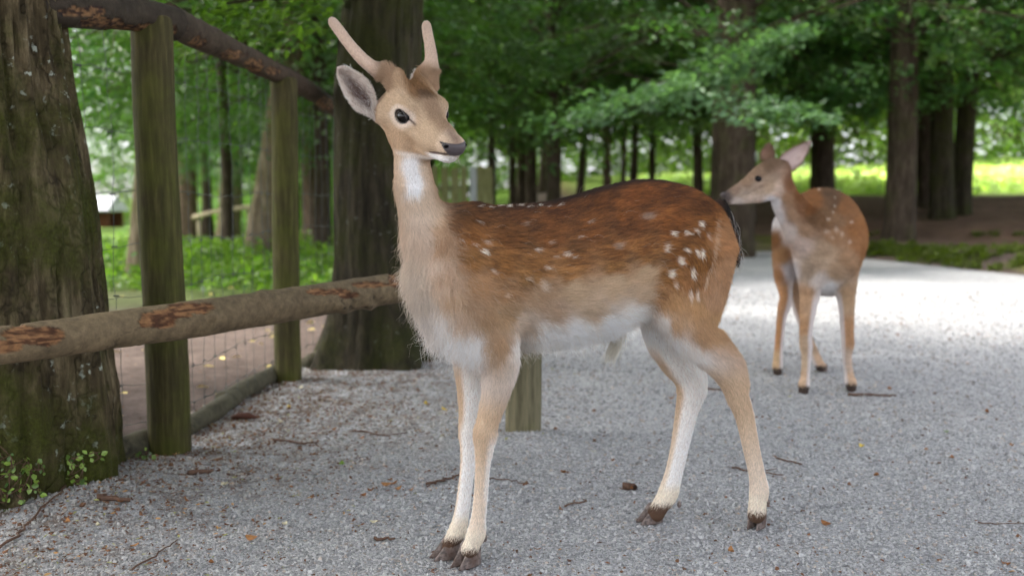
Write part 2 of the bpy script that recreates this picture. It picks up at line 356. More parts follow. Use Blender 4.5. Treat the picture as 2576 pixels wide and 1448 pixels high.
def trunk_from_pixels(pts, depth_pt, height, name, mat, n=60, seg=40, sink=.12, **kw):
    """pts: (u, v, half width px) going up; depth from where the base meets the ground"""
    y = depth_pt[1]; A = []
    for u, v, w in pts: q = at_depth(u, v, y); A.append((q[0], y, q[2], w*camdepth(q)/FPX))
    A = np.array(A); A = A[np.argsort(A[:, 2])]; zb = depth_pt[2]-sink; zt = A[-1, 2]
    zs = np.concatenate([np.linspace(zb, max(zt, zb+.6), n), np.linspace(max(zt, zb+.6), height, 10)[1:]])
    sl = (A[-1, 0]-A[0, 0])/max(A[-1, 2]-A[0, 2], .2)*.5
    x = np.interp(zs, A[:, 2], A[:, 0])+np.maximum(zs-zt, 0)*sl; r = np.interp(zs, A[:, 2], A[:, 3])*np.clip(1-np.maximum(zs-zt, 0)/(height*1.25), .15, 1)
    path = np.stack([x, np.full(len(zs), y), zs], -1); base = np.array([x[0], y, depth_pt[2]]); path -= base
    return trunk_mesh(name, path, r, mat, seg=seg, **kw), base
def add_tree(name, label, tm, base, crown=None, rz=0.0, sc=1.0, group=None, dz=0.0, dxy=(0, 0), zs=1.0):
    root = empty(name, base); tag(root, label, 'tree', group)
    if tm is not None: link('trunk', tm, root)
    if crown:
        me, mb, _ = CROWNS[crown]
        link('crown', me, root, (dxy[0], dxy[1], dz), (0, 0, rz), (sc, sc, sc*zs)); link('branches', mb, root, (dxy[0], dxy[1], dz), (0, 0, rz), (sc, sc, sc*zs))
    return root

def build_trees():
    MAT['bark_near'] = bark_material('mossy fissured bark', (80, 70, 50), (132, 118, 92), .60, (62, 68, 18), .95, (1, 1, .26), True)
    MAT['bark_mid'] = bark_material('shade darkened bark', (50, 45, 34), (76, 69, 54), .55, (52, 56, 20), .2)  # tone lowered so the colour carries the canopy's shade
    MAT['bark_dark'] = bark_material('dark brown bark', (66, 56, 46), (98, 86, 74), .35, (62, 68, 30), .1)  # dark brown trunk tone with some moss
    MAT['bark_pale'] = bark_material('pale grey bark', (112, 98, 80), (150, 136, 114), .42, (92, 96, 40), .2)
    MAT['bark_rust'] = bark_material('reddish grey bark', (108, 88, 76), (140, 118, 104), .2, (80, 84, 40), .1)
    MAT['leaf'] = leaf_material('beech leaves')
    crown_data('low_a', 1, 300, 3.2, 1.5, 6.0); crown_data('low_b', 2, 300, 3.0, 1.75, 6.5); crown_data('low_c', 3, 280, 3.4, 2.1, 7.0); crown_data('high', 4, 430, 3.9, 4.0, 9.0, per=80, inner=.02, lsize=.13)
    crown_data('bush', 5, 170, 2.2, .3, 3.4, per=70, ca=srgb(58, 92, 36), cb=srgb(120, 148, 60))
    # --- the mossy trunk beside the fence
    pts = [(-40, 1310, 250), (-35, 1150, 268), (-25, 1000, 266), (-22, 850, 256), (-18, 600, 232), (-25, 400, 212), (-40, 200, 192), (-50, 0, 180)]
    b = np.array([0, 2.90, 0.02])
    tm, base = trunk_from_pixels(pts, b, 8, 'trunk', MAT['bark_near'], n=230, seg=190, flare=.22, flare_h=.22, lobes=6, seed=12, ridge=.030, rfreq=8, rough=.06)
    TRUNKS['mossy'] = (tm, base)
    add_tree('mossy_tree', 'large mossy tree trunk with fissured bark and pale lichen beside the rail fence', tm, base, 'high', .4, 1.05, dxy=(-.5, -.6))
    # --- the dark trunk behind the buck
    pts = [(948, 905, 118), (948, 800, 104), (944, 650, 98), (940, 450, 98), (945, 250, 103), (955, 100, 98), (962, 0, 94)]
    b = np.array([0, 5.15, .0]); tm, base = trunk_from_pixels(pts, b, 10, 'trunk', MAT['bark_mid'], n=140, seg=120, flare=.42, flare_h=.30, lobes=5, seed=5, ridge=.012, rfreq=8)
    add_tree('dark_tree', 'thick dark mossy tree trunk rising right behind the buck', tm, base, 'high', 2.0, .9, dxy=(-1.4, -2.6))
    dark_root = [o for o in COL.objects if o.name.startswith('dark_tree')][0]
    # --- trunks in the wood
    W = [  # u base, v base, half width, u at v=top, top v, material, crown, label
        (650, 650, 34, 738, 60, 'bark_pale', 'low_b', 'leaning pale trunk behind the second fence post'),
        (472, 600, 24, 462, 110, 'bark_rust', 'low_c', 'straight reddish trunk beside the tall fence post'),
        (575, 592, 26, 598, 180, 'bark_pale', 'low_a', 'pale slender trunk between the two fence posts'),
        (345, 690, 22, 372, 300, 'bark_pale', 'low_c', 'pale trunk half hidden behind the tall fence post'),
        (785, 592, 22, 778, 430, 'bark_rust', 'low_b', 'grey trunk between the second fence post and the dark tree'),
        (1838, 645, 52, 1850, 60, 'bark_dark', 'low_c', 'thick dark trunk at the edge of the path behind the buck'),
        (2068, 520, 27, 2072, 60, 'bark_dark', 'low_b', 'dark trunk behind the rump of the doe'),
        (1757, 540, 11, 1752, 200, 'bark_dark', 'low_a', 'thin dark trunk in the shade behind the back of the buck'),
        (1894, 558, 8, 1890, 200, 'bark_dark', None, 'very thin dark sapling stem beside the muzzle of the doe'),
        (2262, 600, 34, 2278, 0, 'bark_dark', 'low_c', 'stout brown trunk with mossy foot on the bank'),
        (2327, 518, 17, 2322, 150, 'bark_dark', 'low_b', 'slim dark trunk just behind the stout mossy-footed one'),
        (2368, 548, 26, 2366, 0, 'bark_mid', 'low_c', 'grey green trunk in the middle of the bank group'),
        (2414, 538, 23, 2442, 90, 'bark_mid', 'low_b', 'dark trunk leaning outward at the end of the bank group'),
        (1335, 520, 13, 1335, 300, 'bark_dark', 'low_a', 'dark trunk above the withers of the buck'),
        (1238, 530, 8, 1236, 330, 'bark_dark', None, 'dark slim trunk at the end of the board palisade'),
        (1455, 520, 9, 1472, 330, 'bark_dark', 'low_b', 'slightly leaning thin trunk in the sunlit gap'),
        (1528, 515, 9, 1526, 330, 'bark_rust', 'low_c', 'thin brown trunk in the sunlit gap'),
        (1402, 515, 7, 1406, 340, 'bark_dark', None, 'thin dark sapling stem in the sunlit gap'),
        (1385, 512, 6, 1384, 340, 'bark_dark', None, 'very slender dark stem beside the dark trunk'),
        (1288, 520, 8, 1290, 340, 'bark_dark', None, 'slender dark stem near the palisade'),
        (1566, 510, 6, 1570, 340, 'bark_dark', None, 'very slender stem next to the thin brown trunk'),
        (1640, 520, 7, 1640, 300, 'bark_dark', 'low_a', 'thin dark trunk over the hump of the buck'),
    ]
    rng = np.random.default_rng(31)
    def low_branch(root, px, seed, lsize, per, length, width, ca, cb, stem):
        rg = np.random.default_rng(seed); O = np.array(root.location); C = np.array([at_depth(u, v, y) for u, v, y, a in px]); az = np.array([a for *_, a in px], float)
        V, F, c = sprays(C-O, az+.25*rg.normal(size=len(az)), rg, per, length, width, .22, lsize, ca, cb); o = link('low_branch', mesh_data('low_branch', V, F, MAT['leaf'], sm=False, col=c), root); o['kind'] = 'stuff'
        S = np.array([at_depth(*q) for q in stem])-O; v, f = tube(S, np.linspace(.03, .006, len(S)), 6); link('limb', mesh_data('limb', v, f, MAT['bark_dark']), root)
    depth_fix = {1757: 19, 2068: 21, 1335: 21, 1238: 17, 1455: 26, 1528: 24, 1402: 27, 1385: 23, 1288: 22, 1566: 28, 1640: 23, 785: 24}
    for k, (u, v, w, u1, v1, mt, cr, lab) in enumerate(W):
        if u in depth_fix: q = at_depth(u, v, depth_fix[u]); b = np.array([q[0], q[1], float(hgt(q[0], q[1]))])
        else: b = on_ground(u, v)
        tm, base = trunk_from_pixels([(u, v, w*1.05), ((u+u1)/2, (v+v1)/2, w), (u1, v1, w*.92)], b, 7.5+2*rng.random(), 'trunk', MAT[mt], n=34, seg=28, flare=.22 if w > 18 else .1, flare_h=.28, seed=k, ridge=.008, rough=.03, sink=.15)
        root = add_tree('forest_tree', lab, tm, base, cr, rng.random()*6.28, .95+.25*rng.random(), 'trees of the wood', dz=.12*rng.random())
        if u == 1838: low_branch(root, [(1990-34*k+10*(k % 3), 130+9*k+18*(k % 2), 11.6-.12*k, math.pi+.4*(k % 3-1)) for k in range(14)]+[(2080-30*k, 60+12*k, 11.8, math.pi+.3) for k in range(8)]+[(1800+30*k, 230+8*k, 11.2, -1.9+.2*k) for k in range(6)], 8, .10, 80, .95, .75, srgb(58, 86, 62), srgb(98, 124, 92), [(1846, 120, 13.3), (1760, 190, 12.4), (1600, 240, 11.2), (1420, 285, 10.2)])
    low_branch(dark_root, [(860-22*k+8*(k % 2), -6+13*(k % 4), 4.9-.03*k, math.pi+.5*(k % 3-1)) for k in range(15)], 18, .062, 34, .34, .3, srgb(40, 74, 30), srgb(96, 130, 48), [(940, -40, 5.1), (800, -20, 4.9), (560, 10, 4.5)])
    # --- more trees that fill the wood behind: trunks hidden by foliage
    fill = [(-2.6, 13.5, 'low_a', 1.0), (-4.6, 16, 'low_c', 1.15), (-7.2, 20, 'low_b', 1.2), (-9.5, 31, 'low_c', 1.5), (-5.6, 24, 'low_b', 1.3), (-1.6, 19, 'low_b', 1.15), (.6, 15.5, 'low_a', 1.0), (2.4, 20, 'low_c', 1.1), (4.5, 19, 'low_a', 1.1), (.2, 23, 'low_c', 1.25),
            (6.9, 18, 'low_b', 1.1), (12.0, 18.5, 'low_c', 1.2), (1.0, 33, 'low_b', 1.6), (-2.5, 30, 'low_c', 1.5), (10, 40, 'low_a', 1.9), (17, 42, 'low_b', 2.0), (24, 40, 'low_a', 2.0), (-28, 43, 'low_b', 2.0), (-8, 46, 'low_c', 2.1)]
    lay = ['drooping pale green branches', 'dense dark green branches', 'layered leafy branches', 'loose airy branches']
    for k, (x, y, cr, sc) in enumerate(fill):
        z = float(hgt(x, y)); hh = 7.5*sc; zs = np.linspace(-.2, hh, 14); r0 = .07+.05*rng.random()
        tm = trunk_mesh('trunk', np.stack([.05*np.sin(zs), .05*np.cos(zs*1.3), zs], -1), r0*sc*(1-.8*zs/hh).clip(.1, 1), MAT['bark_dark'], seg=16, flare=.4, flare_h=.3, seed=50+k, ridge=.006)
        add_tree('forest_tree', 'leafy broadleaved tree deep in the wood, its trunk mostly lost among leaves', tm, (x, y, z), cr, rng.random()*6.28, sc, 'leafy trees deep in the wood', dz=.25*sc if x > -1 else .1)
    # --- bushes along the far edge of the meadow and in the clearing beyond the fence
    for k, (x, y, sc) in enumerate([(11, 33, 1.5), (15.5, 31, 1.4), (20, 34, 1.8), (25, 31, 1.8), (8, 38, 1.7), (-9, 40, 1.8), (-11, 46, 2.2), (-25, 41, 2.0), (-5, 42, 1.8), (0, 40, 1.8), (4, 42, 2.0)]):
        root = empty('leafy_bush', (x, y, float(hgt(x, y)))); tag(root, 'pale green leafy bush at the sunny edge of the clearing', 'bush', 'bushes at the edge of the clearing')
        me, mb, _ = CROWNS['bush']; rz = rng.random()*6.28; link('foliage', me, root, None, (0, 0, rz), sc); link('branches', mb, root, None, (0, 0, rz), sc)
    # --- the far wood: one leafy mass closing the view
    rg = np.random.default_rng(77); n = 2900; a = np.radians(-42+84*rg.random(n)); dist = 50+16*rg.random(n); dist = np.where(np.abs(np.degrees(a)+23) < 4.2, dist+30, dist); x = np.sin(a)*dist; y = np.cos(a)*dist; z = hgt(x, y)+.3+17*rg.random(n)**1.1
    V, F, c = sprays(np.stack([x, y, z], -1), rg.random(n)*6.283, rg, 34, 3.6, 3.0, .3, .50, srgb(52, 86, 38), srgb(116, 142, 62))
    o = link('far_wood', mesh_data('far_wood', V, F, MAT['leaf'], sm=False, col=c)); tag(o, 'far green wood closing off the view beyond the clearing', 'wood', kind='stuff')

# ================================================================== FENCE, RAILS, WIRE
def wood_material(name, a, b, algae=.5, green=(98, 104, 44), ring=(1, 1, .09)):
    s = NT(name); v = s.coord('Object', ring); w = s.coord('Object'); n = s.noise(v, 60, 7, .65); n3 = s.noise(w, 5, 5, .6); at = s.n('Attribute', attribute_name='col').outputs['Fac']
    c = s.ramp(n, [(.3, tuple(x*.5 for x in srgb(*a))), (.5, srgb(*a)), (.72, srgb(*b))])
    g = s.ramp(n3, [(.62-.3*algae, 0.0), (.8-.2*algae, 1.0)]); c = s.mix(s.math('MULTIPLY', g, .75*algae+.2), c, s.mix(1.0, tuple(srgb(*green)), s.ramp(n, [(.3, .7), (.7, 1.2)]), 'MULTIPLY'))
    return s.principled(c, .85, s.bump(n, .6, .008), .2)
def log_material(name):
    s = NT(name); at = s.n('Attribute', attribute_name='col').outputs['Color']; v = s.coord('Object'); n = s.noise(v, 45, 7, .7); n2 = s.noise(v, 12, 5, .6)
    c = s.mix(1.0, at, s.ramp(n, [(.28, .55), (.7, 1.3)]), 'MULTIPLY'); c = s.mix(1.0, c, s.ramp(n2, [(.3, .8), (.7, 1.15)]), 'MULTIPLY')
    return s.principled(c, .8, s.bump(n, .7, .008), .25)
def log_mesh(name, path, rad, mat, bark, patches, seed=0, seg=56, n=220, rough=.05, peel=(142, 84, 44), knots=()):
    """a bark-covered log; patches = picture places where the bark has come off"""
    path = np.asarray(path, float); t = np.linspace(0, 1, len(path)); t2 = np.linspace(0, 1, n); pp = np.stack([np.interp(t2, t, path[:, i]) for i in range(3)], -1)
    rr = np.interp(t2, t, rad) if np.ndim(rad) else np.full(n, rad); V, F = tube(pp, rr, seg, rough, 6, seed); k = n*seg
    nz = fbm(V*22, 4, seed+5); u, v = project(V); m = np.zeros(len(V)); cen = np.vstack([np.repeat(pp, seg, 0), pp[:1], pp[-1:]]); out = unit(V-cen)
    for pu, pv, ru, rv in patches: m = np.maximum(m, smooth(1.0, .93, np.sqrt(((u-pu)/ru)**2+((v-pv)/rv)**2)+.75*nz)*(out[:, 1] < .35))
    for pu, pv, r in knots: q = np.exp(-(((u-pu)/r)**2+((v-pv)/r)**2)); V = V+out*(.010*q[:, None])*(out[:, 1:2] < .3)
    V = V - out*(.0045*m[:, None]) + out*(.003*nz[:, None])
    g = (nz*.5+.5)[:, None]; col = srgb(*bark)*(1+.25*nz[:, None]); gr = (fbm(V*np.array([45, 45, 220]), 4, seed+8)*.5+.5)[:, None]; k_ = smooth(.36, .68, gr); pl = srgb(*peel)*.42*(1-k_)+(srgb(*peel)*.5+srgb(160, 122, 82)*.5)*k_
    crk = smooth(.035, .0, np.abs(fbm(V*np.array([7, 7, 20]), 3, seed+31)))*smooth(-.1, .25, fbm(V*4, 2, seed+40)); col = col*(1-.75*crk[:, None]); V = V-out*(.004*crk[:, None]); edge = smooth(.02, .4, m)*smooth(1.0, .5, m); col = col*(1-m[:, None])+pl*m[:, None]; col = col*(1-.6*edge[:, None])
    return mesh_data(name, V, F, mat, col=np.clip(col, .01, .8))
def post_mesh(name, h, r0, r1, mat, seed, seg=40, n=60):
    zs = np.concatenate([np.linspace(-.2, h-.012, n), [h-.005, h]]); rr = np.interp(zs, [0, h], [r0, r1]); rr[-1] -= .010; rr[-2] -= .003
    V, F = tube(np.stack([.006*np.sin(zs*3+seed), .005*np.cos(zs*2.3), zs], -1), rr, seg, .035, 5, seed); return mesh_data(name, V, F, mat)
def build_fence():
    MAT['post_wood'] = wood_material('green weathered post', (62, 57, 33), (88, 80, 48), .7, (76, 80, 28)); MAT['stub_wood'] = wood_material('grey green stub', (104, 98, 76), (128, 120, 94), .4, (96, 98, 56))  # post tones darkened to stand in for canopy shade
    MAT['log'] = log_material('barked log')
    s = NT('dull fence wire'); MAT['wire'] = s.principled(tuple(srgb(84, 88, 86)), .6, spec=.3, Metallic=.2)
    p1 = ground(422, 1136); p2 = ground(727, 958); dirv = unit((p2-p1)[:2]); p3 = np.array([*(p2[:2]+dirv*1.45), 0]); p0 = np.array([p1[0]-.34, p1[1]-.42, 0.0])
    root = empty('wire_fence', (p1[0], p1[1], 0)); tag(root, 'wooden post and rail fence strung with wire mesh between the trees', 'fence'); O = np.array([p1[0], p1[1], 0])
    zt1 = at_depth(393, 42, p1[1])[2]; zt2 = at_depth(711, 196, p2[1])[2]
    link('post', post_mesh('post', zt1, .070, .066, MAT['post_wood'], 1), root, (0, 0, 0)); link('post', post_mesh('post', zt2, .062, .060, MAT['post_wood'], 4), root, tuple(p2-O)); link('post', post_mesh('post', zt2, .06, .058, MAT['post_wood'], 7), root, tuple(p3-O))
    # top rails (picture traced, behind the post heads; bark darkened to carry canopy shade)
    def rail(px, y, r, **k): return np.array([at_depth(u, v, yy) for (u, v), yy in zip(px, y)]), r
    ya, yb, yc = p1[1]+.06, p2[1]+.05, p3[1]
    A, r = rail([(60, 22), (200, 22), (330, 34), (440, 62)], [ya-.52, ya-.36, ya-.14, ya+.02], [.05, .056, .058, .056]); me = log_mesh('rail', A, r, MAT['log'], (54, 46, 36), [(200, 30, 60, 14), (350, 75, 90, 16), (260, 60, 70, 12)], 3, peel=(66, 44, 32)); link('rail', me, root, -O)
    A, r = rail([(425, 52), (520, 98), (620, 146), (720, 196), (790, 236), (850, 280)], [ya, ya+.42, ya+.9, yb, yb+.5, yb+1.05], [.053, .052, .048, .045, .045, .042]); me = log_mesh('rail', A, r, MAT['log'], (66, 54, 42), [(500, 110, 26, 14), (585, 140, 34, 12), (640, 165, 28, 16), (690, 180, 24, 10), (820, 262, 24, 14)], 9, peel=(86, 62, 44), rough=.10); link('rail', me, root, -O)
    # bottom logs
    def low(u0, v0, u1, v1, r, sd, n=70):
        a, b = ground(u0, v0, r*.6), ground(u1, v1, r*.6); me = log_mesh('bottom_log', [a, (a+b)/2+np.array([.01, 0, .006]), b], r, MAT['log'], (78, 74, 58), [], sd, 24, n, .12); return link('bottom_log', me, root, -O)
    low(285, 1140, 385, 1108, .045, 21); low(462, 1080, 590, 1000, .036, 23); low(560, 1008, 700, 935, .04, 25); low(770, 915, 815, 888, .035, 27)
    # wire mesh
    parts = []; rng = np.random.default_rng(5)
    def run(a, b, zs, step, ztop, off):
        a, b = np.array(a[:2]), np.array(b[:2]); L = np.linalg.norm(b-a); n = int(L/step); d = (b-a)/L; nn = np.array([-d[1], d[0]])*off
        for z in zs:
            m = 24; t = np.linspace(0, 1, m); p = a[None]+(b-a)[None]*t[:, None]+nn; zz = z+.010*np.sin(t*9+z*7)+.006*rng.normal(size=m)*.5; parts.append(tube(np.column_stack([p, zz]), .0013, 5, caps=False))
        for k in range(1, n+1):
            x = k*step+.010*rng.normal(); zz = np.linspace(.02, ztop, 26); wv = .010*np.sin(zz*8+k)+.004*rng.normal(size=26); p = (a+nn)[None]+d[None]*(x+wv)[:, None]; parts.append(tube(np.column_stack([p, zz]), .0010, 5, caps=False))
            for z in zs: parts.append(tube(np.array([[*(a+nn+d*(x-.010)), z], [*(a+nn+d*(x+.010)), z]]), .0026, 5, caps=False))
    zs = [.10, .24, .38, .54, .70, .87, 1.07, 1.27]
    run(p0-np.array([.12, .14, 0]), p1, zs, .10, zt1-.02, .05); run(p1, p2, zs, .11, zt1-.03, .05); run(p2, p3, zs, .11, zt2-.03, .05)
    V, F = join(parts); link('wire_mesh', mesh_data('wire_mesh', V-O, F, MAT['wire']), root)
    # --- low barrier rail
    st = ground(1320, 1094); a = ground(-140, 888, .525); m = ground(500, 800, .545); b = ground(1000, 724, .565); e = np.array([st[0]+.16, st[1]+.1, .575])
    root = empty('barrier_rail', (st[0], st[1], 0)); tag(root, 'low barrier of one peeling bark log on a short post in front of the fence', 'barrier'); O = np.array([st[0], st[1], 0])
    r = [(98/2)*camdepth(a)/FPX, (94/2)*camdepth(m)/FPX, (78/2)*camdepth(b)/FPX, .045]
    me = log_mesh('rail', [a, m, b, e], [.98*x for x in r], MAT['log'], (108, 93, 70), [(75, 842, 92, 24), (0, 870, 52, 22), (395, 808, 50, 25), (480, 775, 58, 17), (430, 790, 70, 14), (830, 733, 58, 9), (945, 715, 62, 9), (985, 700, 12, 16), (880, 742, 30, 8)], 14, 72, 420, .05, (112, 72, 46), knots=[(658, 745, 16), (865, 775, 14), (535, 795, 12), (930, 770, 12)])
    link('rail', me, root, -O); link('post', post_mesh('post', .60, .066, .062, MAT['stub_wood'], 11), root, (0, 0, 0))
    # --- board palisade far behind
    MAT['board'] = wood_material('old pale boards', (132, 130, 88), (164, 160, 120), .45, (120, 124, 70)); MAT['board_white'] = wood_material('whitish board', (176, 180, 182), (206, 208, 208), .05)
    y = 15.0; g0 = at_depth(1150, 500, y); zb = float(hgt(g0[0], y)); root = empty('board_palisade', (g0[0], y, zb)); tag(root, 'weathered palisade of upright pale boards beyond the neck of the buck', 'palisade')
    us = [978, 1000, 1022, 1046, 1068, 1092, 1118, 1144, 1166, 1190, 1208, 1228]
    for k, u in enumerate(us):
        q = at_depth(u, 423+(k*7 % 5), y); w = (7.5+(k*5 % 4))*y/FPX; hh = q[2]-zb; tk = .03
        V = np.array([(-w, -tk, -.1), (w, -tk, -.1), (w, tk, -.1), (-w, tk, -.1), (-w, -tk, hh), (w, -tk, hh), (w, tk, hh), (-w, tk, hh), (-w*.5, -tk, hh+.03), (w*.5, -tk, hh+.03), (w*.5, tk, hh+.03), (-w*.5, tk, hh+.03)])
        F = [(0, 1, 5, 4), (1, 2, 6, 5), (2, 3, 7, 6), (3, 0, 4, 7), (4, 5, 9, 8), (5, 6, 10, 9), (6, 7, 11, 10), (7, 4, 8, 11), (8, 9, 10, 11), (3, 2, 1, 0)]
        link('board', mesh_data('board', V, F, MAT['board_white' if k == 9 else 'board'], sm=False), root, (q[0]-g0[0], .01*(k % 3), 0), (0, 0, .05*math.sin(k*3)))
    for z in (.35, .85):
        V, F = tube(np.array([(at_depth(970, 0, y)[0]-g0[0], .07, z), (at_depth(1236, 0, y)[0]-g0[0], .07, z)]), .035, 6); link('cross_rail', mesh_data('cross_rail', V, F, MAT['board']), root)
    # --- pale pole rail beyond the fence
    MAT['pole'] = wood_material('bleached pole', (168, 152, 128), (196, 182, 160), .05)
    root = empty('pole_barrier', at_depth(590, 560, 26)*np.array([1, 1, 0])+np.array([0, 0, -.3])); tag(root, 'bleached pole barrier among the trunks beyond the wire fence', 'barrier'); O = np.array(root.location)
    pp = [at_depth(u, v, 26) for u, v in ((484, 547), (530, 535), (575, 528), (640, 518), (700, 508))]
    V, F = tube(np.array(pp), .055, 8); link('rail', mesh_data('rail', V-O, F, MAT['pole']), root)
    for u, v in ((500, 543), (560, 530), (625, 520), (690, 509)):
        q = at_depth(u, v, 26.08); V, F = tube(np.array([[q[0], q[1], float(hgt(q[0], q[1]))-.1], [q[0], q[1], q[2]+.02]]), .05, 8); link('post', mesh_data('post', V-O, F, MAT['pole']), root)
    # --- feeding shelter in the clearing
    s = NT('sheet roof'); MAT['roof'] = s.principled(tuple(srgb(158, 158, 166)), .55, spec=.4); MAT['shed_wood'] = wood_material('brown shed boards', (110, 66, 52), (140, 88, 70), .02)
    y = 62.0; c = at_depth(188, 565, y); zb = c[2]; root = empty('feeding_shelter', c); tag(root, 'small brown wooden shelter with pale sheet roof in the clearing', 'shed')
    def bx(nm, lo, hi, mt, par=root):
        (x0, y0, z0), (x1, y1, z1) = lo, hi; V = np.array([(x0, y0, z0), (x1, y0, z0), (x1, y1, z0), (x0, y1, z0), (x0, y0, z1), (x1, y0, z1), (x1, y1, z1), (x0, y1, z1)]); F = [(3, 2, 1, 0), (4, 5, 6, 7), (0, 1, 5, 4), (1, 2, 6, 5), (2, 3, 7, 6), (3, 0, 4, 7)]; return link(nm, mesh_data(nm, V, F, mt, sm=False), par)
    k = y/FPX; bx('front_wall', (-90*k, 0, -.3), (84*k, .08, 22*k), MAT['shed_wood']); bx('back_wall', (-90*k, 2.4, -.3), (84*k, 2.48, 30*k), MAT['shed_wood'])
    for u in (-88, -10, 30, 82): bx('post', ((u-3)*k, .1, -.3), ((u+3)*k, .2, 40*k), MAT['shed_wood'])
    V = np.array([(-100*k, -.5, 36*k), (92*k, -.5, 36*k), (86*k, 1.3, 73*k), (-94*k, 1.3, 73*k), (92*k, 3.0, 36*k), (-100*k, 3.0, 36*k), (-100*k, -.5, 33*k), (92*k, -.5, 33*k), (92*k, 3.0, 33*k), (-100*k, 3.0, 33*k)]); F = [(0, 1, 2, 3), (3, 2, 4, 5), (0, 3, 5), (1, 4, 2), (6, 7, 1, 0), (8, 9, 5, 4), (7, 8, 4, 1), (9, 6, 0, 5), (9, 8, 7, 6)]
    link('roof', mesh_data('roof', V, F, MAT['roof'], sm=False), root)

